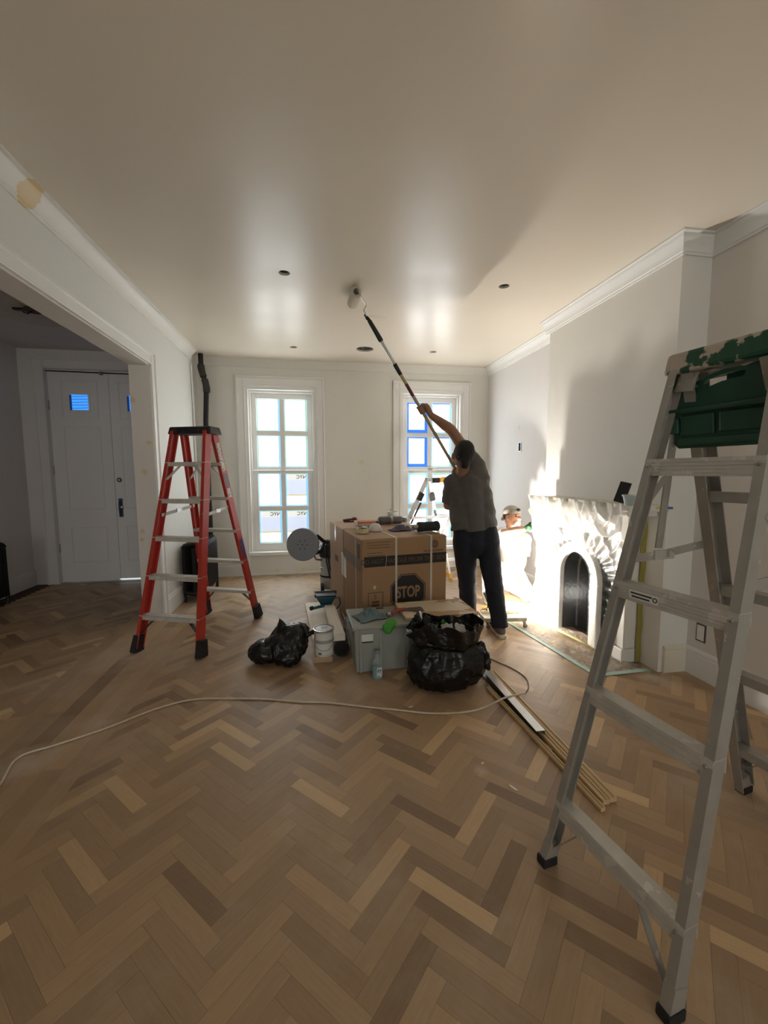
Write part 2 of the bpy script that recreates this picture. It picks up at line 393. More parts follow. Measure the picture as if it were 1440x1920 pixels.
# ---- ceiling with cut openings
ceil_m = mat('ceiling_paint', (224, 214, 198), .2, var=.02, scale=1.5, spec=.33)
def ceil_nodes(m):
    t = NT(m); g = t.new('ShaderNodeNewGeometry'); mp = t.new('ShaderNodeMapping'); mp.inputs['Scale'].default_value = (.8, 2.5, 1); t.link(g.outputs['Position'], mp.inputs[0])
    n = t.new('ShaderNodeTexNoise'); n.inputs['Scale'].default_value = 1.2; n.inputs['Detail'].default_value = 1; t.link(mp.outputs[0], n.inputs['Vector'])
    r = t.new('ShaderNodeMapRange'); r.inputs[1].default_value = .2; r.inputs[2].default_value = .8; r.inputs[3].default_value = .27; r.inputs[4].default_value = .42; t.link(n.outputs['Fac'], r.inputs[0]); t.link(r.outputs[0], t.b.inputs['Roughness'])
    b = t.new('ShaderNodeBump'); b.inputs['Strength'].default_value = .05; b.inputs['Distance'].default_value = .01; t.link(n.outputs['Fac'], b.inputs['Height']); t.link(b.outputs[0], t.b.inputs['Normal'])
ceil_nodes(ceil_m)
HOLES = [((533, 512), .042), ((945, 537), .042), ((550, 651), .042), ((812, 660), .042), ((684, 655), .105)]
hp = [(at(p[0], p[1], z=H), r) for p, r in HOLES]
ceiling = plate('ceiling', [(XL, YR), (XN+.05, YR), (XN+.05, YB+.02), (XL, YB+.02)], [circ(p.x, p.y, r, 28) for p, r in hp], .02, Matrix.Translation((0, 0, H)), ceil_m, None); struct(ceiling)
MB().box(XL, XN+.2, YR, YB+.2, H+.16, H+.2).build('ceiling_deck', mat('joist_wood', (60, 48, 38), .8, var=.2), ceiling)
can_m = mat('galvanised_can', (52, 48, 44), .6, .4, var=.3, scale=20)
HL = ['small dark downlight hole cut in ceiling before the roller', 'small dark downlight hole cut in ceiling above the chimney breast side', 'tiny dark downlight hole in ceiling near the left window', 'tiny dark downlight hole in ceiling near the right window', 'large round ceiling opening with loose wires between the windows']
for (p, r), lb in zip(hp, HL):
    e = empty('ceiling_opening', p, lb, 'ceiling hole')
    MB().lathe([(r*.99, .021), (r*.99, .13), (0, .13)], p, (0, 0, 1), 24).build('housing', can_m, e, smooth=True)
    if r > .1:
        for k in range(3):
            q = [p+Vector((-.09+.02*k+.05*s, .05-.03*k+.02*math.sin(s*5+k), .035+.02*math.sin(s*3+k))) for s in [j/8 for j in range(9)]]
            MB().tube(q, .006, 8).build('wire', [white_pl, steel, black_pl][k], e, smooth=True)
hallc = struct(MB().box(HXL-.2, XLB, YR-.2, YD+.1, 2.91, 3.0).build('ceiling_hall', mat('hall_ceiling', (212, 205, 200), .8, var=.05, scale=2)))

# ---- walls
def wallbox(name, m, *b): return struct(MB().box(*b).build(name, m))
lw = MB(); lw.box(XLB, XL, OPY, YB, 0, H+.1); lw.box(XLB, XL, OPY0, OPY, OPZ, H+.1); lw.box(XLB, XL, YR, OPY0, 0, H+.1)
add_spots(jamb_m, [((-1.62, OPY, 2.07), .03), ((-1.55, OPY, 1.42), .03), ((-1.6, OPY, .86), .025), ((-1.6, OPY, .78), .025), ((-1.53, OPY, .62), .03), ((-1.58, OPY, .42), .025), ((-1.5, OPY, 1.68), .025), ((-1.5, OPY, 1.62), .02), ((-1.66, 2.45, OPZ), .04), ((-1.66, 3.1, OPZ), .03)], (214, 190, 128))
wl = lw.build('wall_left', wall_m); struct(wl)
MB().box(XLB, XL-.001, OPY-.012, OPY, 0, OPZ).build('jamb_lining', jamb_m, wl)
MB().box(XLB, XL-.001, OPY0, OPY, OPZ-.012, OPZ).build('head_lining', jamb_m, wl)
cas = MB(); cw = .105
for prof, o in (([(0, 0), (cw, 0), (cw, .022), (cw-.02, .024), (cw-.03, .014), (.02, .012), (.012, .02), (0, .018)], 0),):
    cas.sweep(prof, (XL, OPY, 0), (XL, OPY, OPZ+cw), (0, 1, 0), ydir=(1, 0, 0))
    cas.sweep(prof, (XL, OPY0-.1, OPZ), (XL, OPY, OPZ), (0, 0, 1), ydir=(1, 0, 0))
struct(cas.build('trim_1', trim_m))
# back wall with the two window openings
WIN = [(-.88, .05), (1.224, 2.142)]; WZ0, WZ1 = .31, 2.545
bw = MB(); xs = [XL-.3, WIN[0][0], WIN[0][1], WIN[1][0], WIN[1][1], XR+.3]
for i in range(5):
    if i % 2 == 0: bw.box(xs[i], xs[i+1], YB, YB+.26, 0, H+.1)
    else: bw.box(xs[i], xs[i+1], YB, YB+.26, 0, WZ0); bw.box(xs[i], xs[i+1], YB, YB+.26, WZ1, H+.1)
wall_b = mat('back_wall_paint', (221, 219, 211), .6, var=.03, scale=3, bump=.05)
add_spots(wall_b, [((-.52, YB, .05), .035), ((-.17, YB, .06), .03), ((.66, YB, 1.55), .025), ((.7, YB, 1.42), .02)], (222, 206, 150))
struct(bw.build('wall_back', wall_b))
wallbox('wall_right_window_bay', mat('bay_wall_paint', (226, 224, 222), .55, var=.02), XR, XR+.3, Y1, YB, 0, H+.1)
add_spots(D.materials['bay_wall_paint'], [((XR, 4.85, 1.95), .02)], (200, 196, 186))
wallbox('wall_chimney_breast', mat('breast_paint', (227, 224, 217), .6, var=.02, bump=.04), XB, XR+.3, Y0, Y1, 0, H+.1)
wallbox('wall_right_near', mat('near_wall_paint', (222, 217, 210), .6, var=.02, bump=.04), XN, XN+.3, YR, Y0, 0, H+.1)
rw_ = MB(); FILL_WIN = [(-3.05, -2.12), (-.72, .21), (1.12, 2.05)]; xs = [HXL-.2, *[v for w_ in FILL_WIN for v in w_], XN+.3]
for i in range(7):
    if i % 2 == 0: rw_.box(xs[i], xs[i+1], YR-.26, YR, 0, H+.1)
    else: rw_.box(xs[i], xs[i+1], YR-.26, YR, 0, WZ0); rw_.box(xs[i], xs[i+1], YR-.26, YR, WZ1, H+.1)
struct(rw_.build('wall_rear', wall_m))
wallbox('wall_hall_left', hall_m, HXL-.2, HXL, YR-.2, YD+.1, 0, 2.92)
# hall end wall around the street doors
DX0, DX1, DZ1 = -3.215, -1.86, 2.68
hw = MB(); hw.box(HXL-.1, DX0-.005, YD, YD+.2, 0, 2.92); hw.box(DX1+.005, XLB+.02, YD, YD+.2, 0, 2.92); hw.box(DX0-.005, DX1+.005, YD, YD+.2, DZ1+.005, 2.92)
struct(hw.build('wall_hall_end', hall_m))
dc = MB()
prof = [(0, 0), (.13, 0), (.13, .03), (.11, .034), (.10, .022), (.02, .02), (.012, .03), (0, .03)]
dc.sweep(prof, (DX0, YD, 0), (DX0, YD, DZ1+.13), (-1, 0, 0), ydir=(0, -1, 0))
dc.sweep(prof, (DX0-.13, YD, DZ1), (DX1+.08, YD, DZ1), (0, 0, 1), ydir=(0, -1, 0))
dc.sweep(prof, (DX1, YD, 0), (DX1, YD, DZ1), (1, 0, 0), ydir=(0, -1, 0))
struct(dc.build('trim_2', hall_m))

# ---- crown moulding
def crown_prof(p, d): return [(0, -d), (.012, -d), (.014, -d+.012), (.022, -d+.016), (.03, -d*.55), (p*.62, -.035), (p*.75, -.022), (p*.78, -.012), (p, -.01), (p, 0), (0, 0)]
add_spots(crownl_m, [((XL+.05, 2.55, 2.83), .075)], (216, 184, 112))
cp = crown_prof(.09, .11)
struct(MB().sweep(cp, (XL, YR, H), (XL, 5.5, H), (1, 0, 0)).build('trim_3', crownl_m, smooth=True))
struct(MB().sweep(cp, (XB, Y0, H), (XB, Y1+.05, H), (-1, 0, 0), m0=-1).build('trim_4', trim_m, smooth=True))
struct(MB().sweep(cp, (XB, Y0, H), (XN, Y0, H), (0, -1, 0), m0=-1, m1=-1).build('trim_5', trim_m, smooth=True))
struct(MB().sweep(cp, (XN, YR, H), (XN, Y0, H), (-1, 0, 0), m1=-1).build('trim_6', trim_m, smooth=True))
struct(MB().sweep(cp, (XR, Y1, H), (XR, YB, H), (-1, 0, 0)).build('trim_7', trim_m, smooth=True))
struct(MB().sweep([(0, -.10), (.012, -.10), (.03, -.05), (.06, -.012), (.065, 0), (0, 0)], (XL, YB, H), (XR, YB, H), (0, -1, 0)).build('trim_8', wall_b, smooth=True))
# ---- baseboards
bp = [(0, 0), (.022, 0), (.022, .15), (.016, .158), (.022, .165), (.018, .182), (.008, .19), (0, .19)]
def base(name, p0, p1, d, m=trim_m): return struct(MB().sweep(bp, p0, p1, d).build(name, m))
base('baseboard_left', (XL, OPY+cw, 0), (XL, YB, 0), (1, 0, 0))
base('baseboard_bay', (XR, Y1, 0), (XR, YB, 0), (-1, 0, 0))
base('baseboard_near', (XN, YR, 0), (XN, Y0, 0), (-1, 0, 0))
base('baseboard_return', (XB+.03, Y0, 0), (XN, Y0, 0), (0, -1, 0), mat('baseboard_worn', (222, 214, 196), .5, var=.05))
base('baseboard_hall_left', (HXL, YR, 0), (HXL, YD, 0), (1, 0, 0), hall_m)
base('baseboard_back', (1.0, YB, 0), (1.11, YB, 0), (0, -1, 0))
b0 = MB(); b0.sweep(bp, (.16, YB, 0), (1.1, YB, 0), (0, -1, 0)); b0.sweep(bp, (XL, YB, 0), (-.99, YB, 0), (0, -1, 0)); b0.sweep(bp, (2.28, YB, 0), (XR, YB, 0), (0, -1, 0))
o = D.objects['baseboard_back']; D.objects.remove(o); struct(b0.build('baseboard_back', trim_m))

# ---- windows
film = mat('filmed_glass', (235, 238, 236), .35, var=.03, scale=4, emit=(243, 249, 252), estr=PANE_E)
film_c = mat('filmed_glass_warm', (235, 238, 230), .35, var=.03, scale=4, emit=(246, 250, 248), estr=PANE_E)
film_b = mat('filmed_glass_printed', (215, 222, 235), .35, var=.03, emit=(186, 198, 222), estr=.5)
film_t = mat('filmed_glass_printed_pale', (225, 228, 226), .35, var=.03, emit=(226, 228, 222), estr=.42)
ink = mat('print_ink', (70, 66, 62), .7, var=.05)
lit_tape = mat('backlit_blue_tape', (140, 196, 232), .6, emit=(150, 204, 236), estr=.42)
lit_tape2 = mat('backlit_deep_blue_tape', (40, 110, 224), .6, emit=(52, 124, 232), estr=.4)
lit_tape3 = mat('backlit_green_tape', (176, 220, 214), .6, emit=(176, 220, 214), estr=.3)
lit_tape4 = mat('backlit_yellow_tape', (224, 220, 170), .6, emit=(224, 220, 170), estr=.3)
def window(idx, x0, x1, tapes, printed):
    w = struct(empty('window_%d' % idx, ((x0+x1)/2, YB, WZ0)))
    # casing, reveal
    m = MB(); cw = .1
    pf = [(0, 0), (.11, 0), (.11, .03), (.095, .034), (.085, .02), (.02, .016), (.012, .024), (0, .022)]
    m.sweep(pf, (x0, YB, 0), (x0, YB, WZ1+.13), (-1, 0, 0), ydir=(0, -1, 0)); m.sweep(pf, (x1, YB, 0), (x1, YB, WZ1+.13), (1, 0, 0), ydir=(0, -1, 0))
    pt = [(a*1.2, b) for a, b in pf]
    m.sweep(pt, (x0-.11, YB, WZ1), (x1+.11, YB, WZ1), (0, 0, 1), ydir=(0, -1, 0)); m.build('casing', trim_m, w)
    m = MB(); t = .035
    m.box(x0, x0+t, YB+.0, YB+.16, WZ0, WZ1); m.box(x1-t, x1, YB, YB+.16, WZ0, WZ1); m.box(x0+t, x1-t, YB, YB+.16, WZ1-t, WZ1)
    m.box(x0+t, x0+t+.025, YB+.06, YB+.16, WZ0, WZ1-t); m.box(x1-t-.025, x1-t, YB+.06, YB+.16, WZ0, WZ1-t); m.box(x0+t+.025, x1-t-.025, YB+.06, YB+.16, WZ1-t-.03, WZ1-t)
    m.build('frame', trim_m, w)
    MB().box(x0-.01, x1+.01, YB-.05, YB+.16, WZ0-.035, WZ0+.012).build('sill', trim_m, w, bevel=.006)
    MB().box(x0+.0, x1, YB-.012, YB, .03, WZ0-.035).build('apron_panel', wall_b, w)
    MB().box(x0-.0, x1, YB-.02, YB, 0, .03).build('plinth', trim_m, w)
    gx0, gx1 = x0+.06, x1-.06; xm = (gx0+gx1)/2
    zs = [(1.44, 2.478, YB+.115), (.325, 1.44, YB+.075)]
    for si, (za, zb, y) in enumerate(zs):
        s = MB(); st = .07 if si else .065; bot = .105 if si else .045; top = .045 if si else .07
        s.box(gx0, gx0+st, y, y+.038, za, zb); s.box(gx1-st, gx1, y, y+.038, za, zb)
        s.box(gx0+st, gx1-st, y, y+.038, za, za+bot); s.box(gx0+st, gx1-st, y, y+.038, zb-top, zb)
        pz0, pz1 = za+bot, zb-top; zm = (pz0+pz1)/2; mu = .03
        sash = s.build('sash', trim_m, w, bevel=.004)
        MB().box(xm-mu, xm+mu, y+.004, y+.034, pz0, pz1).build('muntin', trim_m, sash)
        MB().box(gx0+st, gx1-st, y+.006, y+.032, zm-mu, zm+mu).build('muntin', trim_m, sash)
        for r in range(2):
            for c in range(2):
                a0, a1 = ((gx0+st, xm-mu), (xm+mu, gx1-st))[c]; c0, c1 = ((pz0, zm-mu), (zm+mu, pz1))[r]
                key = (si, r, c)
                pane = MB().box(a0, a1, y+.022, y+.028, c0, c1).build('pane', film_c if (si+r) % 2 else film, sash)
                if key in printed:
                    hh = c1-c0; k0 = c0+hh*.36; k1 = c0+hh*.80
                    MB().box(a0+.01, a1-.01, y+.0195, y+.0215, k0, k1).build('printed_film', film_b, sash)
                    MB().box(a0+.012, a1-.012, y+.0195, y+.0215, k1, c1-.012).build('printed_film', film_t, sash)
                    for zz in (k0-.012, k1+.012): MB().box(a0+.006, a1-.006, y+.0198, y+.0215, zz-.012, zz+.012).build('tape_strip', lit_tape4, sash)
                    text('print', 'NYC', .07, mtx((a1-.09, y+.018, c1-.05), (1, 0, 0), (0, 0, 1)), ink, sash, bold=.001, mirror=True)
                tp = tapes(si, r, c)
                for side, (mt_, wd_) in tp.items():
                    q = {'l': (a0, a0+wd_, c0, c1), 'r': (a1-wd_, a1, c0, c1), 't': (a0, a1, c1-wd_, c1), 'b': (a0, a1, c0, c0+wd_)}[side]
                    MB().box(q[0], q[1], y+.016+.001*'lrtb'.index(side), y+.0168+.001*'lrtb'.index(side), q[2], q[3]).build('masking_tape', mt_, sash)
    mm = MB().box(xm-.03, xm+.03, YB+.06, YB+.075, 1.435, 1.465).build('sash_lock', steel, w)
    return w
random.seed(3)
def tapesL(s, r, c):
    t = {}
    if c == 0: t['r'] = (lit_tape, .03); t['l'] = (lit_tape3, .02)
    else: t['l'] = (lit_tape3, .018); t['r'] = (lit_tape if s else lit_tape3, .03)
    t['b'] = (lit_tape3 if (s, r) != (0, 0) else lit_tape, .016); t['t'] = (lit_tape3, .014)
    if s: t['l'] = (lit_tape, .016); t['b'] = (lit_tape if r else lit_tape3, .02)
    return t
def tapesR(s, r, c):
    if s == 0 and c == 0: return {'l': (lit_tape2, .026), 'r': (lit_tape2, .045), 'b': (lit_tape2, .05), 't': (lit_tape2, .02)}
    if s == 0: return {'l': (lit_tape, .022), 'r': (lit_tape, .03), 'b': (lit_tape if r else lit_tape3, .022), 't': (lit_tape2, .018)}
    return {'l': (lit_tape, .035 if c == 0 else .02), 'r': (lit_tape, .03), 'b': (lit_tape, .03), 't': (lit_tape3, .03)}
window(1, WIN[0][0], WIN[0][1], tapesL, {(1, 0, 0), (1, 0, 1), (1, 1, 1)})
window(2, WIN[1][0], WIN[1][1], tapesR, set())
for i, (a_, b_) in enumerate(FILL_WIN):       # unseen rear windows, added so their panes fill foreground and hall with light
    w_ = window(3+i, a_, b_, lambda s, r, c: {}, set()); w_.location = ((a_+b_)/2, YR, WZ0); w_.rotation_euler = (0, 0, pi)

# ---- street doors
blue_lit = mat('blue_filmed_lights', (60, 140, 240), .4, emit=(70, 155, 255), estr=.5)
blue_line = mat('blue_film_line', (20, 50, 120), .6, emit=(20, 60, 150), estr=.3)
dxm = -2.545
def door_leaf(idx, x0, x1, zb):
    d = struct(MB().box(x0, x1, YD+.05, YD+.1, zb, DZ1).build('door_%d' % idx, door_m))
    x, y = 0, YD+.05
    sx0, sx1 = (x0+.13, x1-.11) if idx == 1 else (x0+.11, x1-.13)
    for (z0, z1) in ((.25, .72), (.94, 1.99), (2.09, 2.56)):
        m = MB(); t = .022
        m.box(sx0, sx0+t, y-.012, y, z0, z1); m.box(sx1-t, sx1, y-.012, y, z0, z1); m.box(sx0+t, sx1-t, y-.012, y, z0, z0+t); m.box(sx0+t, sx1-t, y-.012, y, z1-t, z1)
        m.build('panel_moulding', door_m, d, bevel=.005)
    cx = (sx0+sx1)/2; hw = .10
    gp = MB().box(cx-hw, cx+hw, y-.003, y-.0005, 2.195, 2.385).build('pane', blue_lit, d)
    m = MB()
    for k in range(5): zz = 2.215+k*.036; m.bar((cx-hw, y-.004, zz+.004*(k % 2)), (cx+hw, y-.004, zz+.01), .002, .005, (0, 0, 1))
    m.build('film_lines', blue_line, d)
    m = MB(); m.box(cx-hw-.035, cx-hw, y-.008, y, 2.16, 2.42); m.box(cx+hw, cx+hw+.02, y-.008, y, 2.16, 2.42); m.box(cx-hw, cx+hw, y-.008, y, 2.16, 2.195); m.box(cx-hw, cx+hw, y-.008, y, 2.385, 2.42); m.build('light_frame', door_m, d)
    MB().box(cx-hw-.012, cx-hw+.012, y-.009, y-.003, 2.19, 2.38).build('masking_tape', blue_tape, d)
    if idx == 1:
        for z in (.45, 1.45, 2.25): MB().lathe([(.009, -.055), (.009, .055)], (x0-.002, y-.006, z), (0, 0, 1), 10).build('hinge', steel, d, smooth=True)
    else:
        MB().lathe([(.03, 0), (.03, .008), (.022, .014), (.02, .03), (.012, .034)], (x0+.07, y, 1.32), (0, -1, 0), 20).build('deadbolt', brass, d, smooth=True)
        hd = MB().box(x0+.045, x0+.095, y-.012, y, .84, 1.08).build('handle_plate', mat('handle_patina', (70, 86, 104), .4, .6, var=.25, scale=30), d, bevel=.008)
        MB().tube([(x0+.07, y-.01, 1.05), (x0+.07, y-.05, 1.03), (x0+.07, y-.055, .95), (x0+.07, y-.04, .88), (x0+.07, y-.01, .86)], .009, 10).build('handle_grip', hd.data.materials[0], hd, smooth=True)
        MB().lathe([(.012, 0), (.012, .012), (.02, .02), (.018, .04), (.006, .046)], (x0+.09, y-.01, .97), (0, -1, 0), 16).build('thumb_latch', steel, hd, smooth=True)
door_leaf(1, DX0, dxm-.002, .012)
door_leaf(2, dxm+.002, DX1, .028)
MB().box(dxm-.03, dxm+.02, YD+.03, YD+.05, .03, DZ1-.02).build('astragal', door_m, D.objects['door_1'])
th = struct(MB().box(DX0, DX1, YD, YD+.12, 0, .006).build('trim_9', mat('threshold', (160, 156, 150), .5, .2, var=.1)))
rod = empty('curtain_rod', (DX0+.7, YD-.02, 2.665), 'thin dark curtain rod fixed across the top of the street doors', 'curtain rod')
MB().tube([(DX0, YD+.02, 2.66), (DX1, YD+.02, 2.645)], .007, 10).build('rod', black_iron, rod, smooth=True)
MB().lathe([(.024, 0), (.026, .012), (.018, .02), (.01, .03)], (-2.60, YD+.035, 2.65), (0, -1, 0), 16).build('bracket', steel, rod, smooth=True)
# hall ceiling rose with its opened box
rc = at(62, 578, z=2.91)
rose = empty('ceiling_rose', rc, 'rough plaster ceiling rose with bare junction box in hall', 'ceiling rose')
MB().lathe([(.46, 0), (.45, -.016), (.40, -.02), (.37, -.008), (.30, -.012), (.16, -.006), (.07, -.004)], rc, (0, 0, 1), 48).build('plaster_ring', mat('rough_plaster', (196, 190, 184), .85, var=.15, scale=14, bump=.4, bscale=25), rose, smooth=True)
MB().lathe([(.07, -.03), (.07, -.002), (0, -.002)], rc, (0, 0, 1), 24).build('junction_box', mat('rusty_box', (96, 70, 50), .7, .4, var=.4, scale=30), rose, smooth=True)
MB().box(rc.x-.16, rc.x-.04, rc.y-.02, rc.y+.03, rc.z-.022, rc.z-.008).build('bracket', black_iron, rose)
MB().tube([rc+Vector((.0, 0, -.02)), rc+Vector((-.03, -.03, -.06)), rc+Vector((-.06, -.05, -.05))], .006, 8).build('wire', black_pl, rose, smooth=True)

# ================================================================== fireplace
marble = mat('white_marble', (226, 222, 214), .35, var=.08, scale=5)
slate = mat('dark_slate', (40, 38, 38), .5, var=.2, scale=8)
soot = mat('soot_black', (16, 15, 15), .8, var=.2)
MY0, MY1 = 2.60, 3.74; MC = 3.10
fp = empty('fireplace', (2.3, MC, 0), 'white marble fireplace with arched opening wrapped in clear plastic sheeting', 'fireplace')
MB().box(2.04, XB-.002, 2.40, 3.64, 1.135, 1.172).build('shelf', marble, fp, bevel=.01)
MB().box(2.12, XB-.002, 2.50, 3.70, 1.09, 1.135).build('shelf_moulding', marble, fp, bevel=.012)
MB().box(2.21, XB-.002, MY0, MY1, .90, 1.09).build('frieze', marble, fp, bevel=.004)
for y0, y1 in ((MY0, MY0+.13), (MY1-.2, MY1)):
    p = MB().box(2.22, XB-.002, y0, y1, .1, .90).build('pilaster', marble, fp, bevel=.008)
    MB().box(2.205, XB-.002, y0-.005, y1+.005, 0, .1).build('plinth', marble, p, bevel=.006)
def arch(r, n=20, zs=.53, foot=0): return [(MC-r, foot)]+[(MC-r*math.cos(pi*i/n), zs+r*math.sin(pi*i/n)) for i in range(n+1)]+[(MC+r, foot)]
ym = Matrix(((0, 0, 1, 0), (1, 0, 0, 0), (0, 1, 0, 0), (0, 0, 0, 1)))   # plate (x,y)->(Y,Z), thickness along X
plate('surround', [(MY0+.13, 0), (MY0+.13, .9), (MY1-.2, .9), (MY1-.2, 0)], [arch(.24, foot=.004)], .05, Matrix.Translation((2.29, 0, 0))@ym, slate, fp)
plate('arch_ring', arch(.295, foot=.001)+arch(.205, foot=.001)[::-1], [], .045, Matrix.Translation((2.145, 0, 0))@ym, marble, fp, bevel=.01)
plate('iron_frame', arch(.285, foot=.001)+arch(.212, foot=.001)[::-1], [], .10, Matrix.Translation((2.1901, 0, 0))@ym, slate, fp)
plate('firebox_back', arch(.204, foot=.002), [], .01, Matrix.Translation((2.335, 0, 0))@ym, soot, fp)
# plastic sheeting
def plastic(name, lo, hi, scale, tint=(238, 238, 234)):
    m = D.materials.new(name); m.use_nodes = True; t = NT(m)
    t.n.remove(t.b); g = t.new('ShaderNodeNewGeometry')
    nz = t.new('ShaderNodeTexNoise'); nz.inputs['Scale'].default_value = scale; nz.inputs['Detail'].default_value = 5; nz.inputs['Distortion'].default_value = 1.5; t.link(g.outputs['Position'], nz.inputs['Vector'])
    fac = t.new('ShaderNodeMapRange'); fac.inputs[1].default_value = .35; fac.inputs[2].default_value = .7; fac.inputs[3].default_value = lo; fac.inputs[4].default_value = hi; t.link(nz.outputs['Fac'], fac.inputs[0])
    oa = t.new('ShaderNodeAttribute', attribute_name='layers'); om = t.new('ShaderNodeMath', operation='MULTIPLY', use_clamp=True); t.link(fac.outputs[0], om.inputs[0]); t.link(oa.outputs['Fac'], om.inputs[1])
    d = t.new('ShaderNodeBsdfDiffuse'); d.inputs[0].default_value = lin(tint); tl = t.new('ShaderNodeBsdfTranslucent'); tl.inputs[0].default_value = lin(tint)
    a1 = t.new('ShaderNodeMixShader'); a1.inputs[0].default_value = .45; t.link(d.outputs[0], a1.inputs[1]); t.link(tl.outputs[0], a1.inputs[2])
    gl = t.new('ShaderNodeBsdfGlossy'); gl.inputs['Roughness'].default_value = .3; gl.inputs[0].default_value = (.9, .9, .9, 1)
    bp = t.new('ShaderNodeBump'); bp.inputs['Strength'].default_value = .2; bp.inputs['Distance'].default_value = .01
    n2 = t.new('ShaderNodeTexNoise'); n2.inputs['Scale'].default_value = scale*3; n2.inputs['Detail'].default_value = 4; n2.inputs['Distortion'].default_value = 2; t.link(g.outputs['Position'], n2.inputs['Vector']); t.link(n2.outputs['Fac'], bp.inputs['Height'])
    t.link(bp.outputs[0], gl.inputs['Normal']); t.link(bp.outputs[0], d.inputs['Normal'])
    tr = t.new('ShaderNodeBsdfTransparent'); a2 = t.new('ShaderNodeMixShader'); t.link(om.outputs[0], a2.inputs[0]); t.link(tr.outputs[0], a2.inputs[1]); t.link(a1.outputs[0], a2.inputs[2])
    fr = t.new('ShaderNodeFresnel'); fr.inputs[0].default_value = 1.45; a3 = t.new('ShaderNodeMixShader'); fk = t.new('ShaderNodeMath', operation='MULTIPLY'); fk.inputs[1].default_value = .1; t.link(fr.outputs[0], fk.inputs[0]); f2 = t.new('ShaderNodeMath', operation='MULTIPLY', use_clamp=True); t.link(fk.outputs[0], f2.inputs[0]); t.link(oa.outputs['Fac'], f2.inputs[1]); t.link(f2.outputs[0], a3.inputs[0]); t.link(a2.outputs[0], a3.inputs[1]); t.link(gl.outputs[0], a3.inputs[2])
    t.link(a3.outputs[0], t.out.inputs[0]); return m
pl_v = plastic('clear_plastic', .22, .55, 4); pl_f = plastic('clear_plastic_floor', .2, .6, 9)
masking = mat('yellow_masking_tape', (206, 194, 128), .7, var=.08)
def lerp(a, b, t): return a+(b-a)*t
def sst(a, b, x): x = max(0, min(1, (x-a)/(b-a))); return x*x*(3-2*x)
def drape(u, v):
    # u across (near -> far), v down from shelf lip
    y = lerp(2.44, 3.66, u); z = lerp(1.185, .012, v)
    x = lerp(2.022, 2.19, sst(0, .55, v)); x = lerp(x, 2.13, sst(.7, 1, v))
    y = lerp(y, lerp(2.62, 3.76, u), sst(.05, .6, v))
    # over the arch the film is stretched on the ring and sucked into the opening
    dy = abs(y-MC); zz = z-.53; r = math.hypot(dy, max(zz, 0)) if zz > 0 else dy
    x = lerp(x, 2.137, 1-sst(.285, .36, r) if r > .205 else 1) if r < .36 else x
    # radial pleats round the ring, hanging folds under the shelf
    ang = math.atan2(zz, y-MC)
    x -= .004*sst(.5, .3, r)*sst(.2, .28, r)*math.sin(ang*26+3*noise.noise(Vector((u*5, v*5, 0))))*(1 if zz > -.1 else .3)
    x -= .005*math.sin((y*1.0+z*.55)*26+4*noise.noise(Vector((u*4, v*3, 1))))*sst(.32, .6, r)
    x -= .006*noise.noise(Vector((u*8, v*9, 2)))*sst(.2, .35, r)
    if r > .29:      # creases pulled out from the ring and down from the shelf
        n1 = 1-abs(noise.noise(Vector((ang*5.5, r*1.3, 4)))); n2 = 1-abs(noise.noise(Vector((u*7+v*4, v*2.5-u*3, 8))))
        x -= (.016*max(0, n1-.72)/.28+.014*max(0, n2-.74)/.26)*sst(.29, .4, r)
    return (min(x, 2.33), y, z)
sh = empty('plastic_sheet', (2.1, MC, 0), 'crumpled clear plastic sheet hanging from mantel shelf over the arched opening', 'plastic sheet')
fo = MB().grid(drape, 220, 220).build('film', pl_v, sh, smooth='all')
def layers(o, fn): a_ = o.data.attributes.new('layers', 'FLOAT', 'POINT'); a_.data.foreach_set('value', [fn(v.co) for v in o.data.vertices])
def film_layers(c):        # the film is doubled over under the shelf and single in the opening
    r = math.hypot(c.y-MC, max(0, c.z-.53)); k = lerp(.015, .8, sst(.195, .24, r)) if r < .3 else lerp(.8, 2.2, sst(.3, .5, r))
    return k*lerp(.35, 1, sst(.35, .9, c.z)) if r > .3 else k
layers(fo, film_layers)
MB().grid(lambda u, v: (lerp(2.03, 2.31, v)+.004*math.sin(u*60), lerp(2.44, 3.66, u), 1.176+.006*abs(noise.noise(Vector((u*20, v*6, 0))))), 60, 8).build('film_top', pl_v, sh, smooth='all'); layers(D.objects['film_top'], lambda c: 1.3)
MB().grid(lambda u, v: (2.012+.004*noise.noise(Vector((u*30, 0, 0)))+.003*v, lerp(2.44, 3.66, u), lerp(1.188, 1.162, v)+.004*noise.noise(Vector((u*40, 1, 0)))), 90, 3).build('tape_edge', mat('cream_tape_edge', (214, 208, 186), .6, var=.06), sh, smooth='all')
MB().grid(lambda u, v: (lerp(2.31, 2.352, u), 2.585-.004*math.sin(v*30), lerp(.01, 1.08, v)), 2, 40).build('side_tape', mat('olive_tape_edge', (150, 138, 66), .7, var=.1), sh)
fsh = empty('floor_plastic', (2.05, 3, 0), 'crinkled clear plastic film taped to the floor before the fireplace', 'plastic sheet')
def floorfilm(u, v):
    n0 = Vector((1.91, 2.46)); n1 = Vector((2.30, 2.47)); f0 = Vector((1.76, 3.75)); f1 = Vector((2.20, 3.75))
    p = n0.lerp(n1, u).lerp(f0.lerp(f1, u), v); k = min(1, 8*u*(1-u))*min(1, 12*v*(1-v))
    return (p.x, p.y, .004+.022*k*abs(noise.noise(Vector((p.x*16+p.y*5, p.y*5, 3))))+.012*k*abs(noise.noise(Vector((p.x*40, p.y*30, 5)))))
layers(MB().grid(floorfilm, 70, 160).build('film', pl_f, fsh, smooth='all'), lambda c: 1)
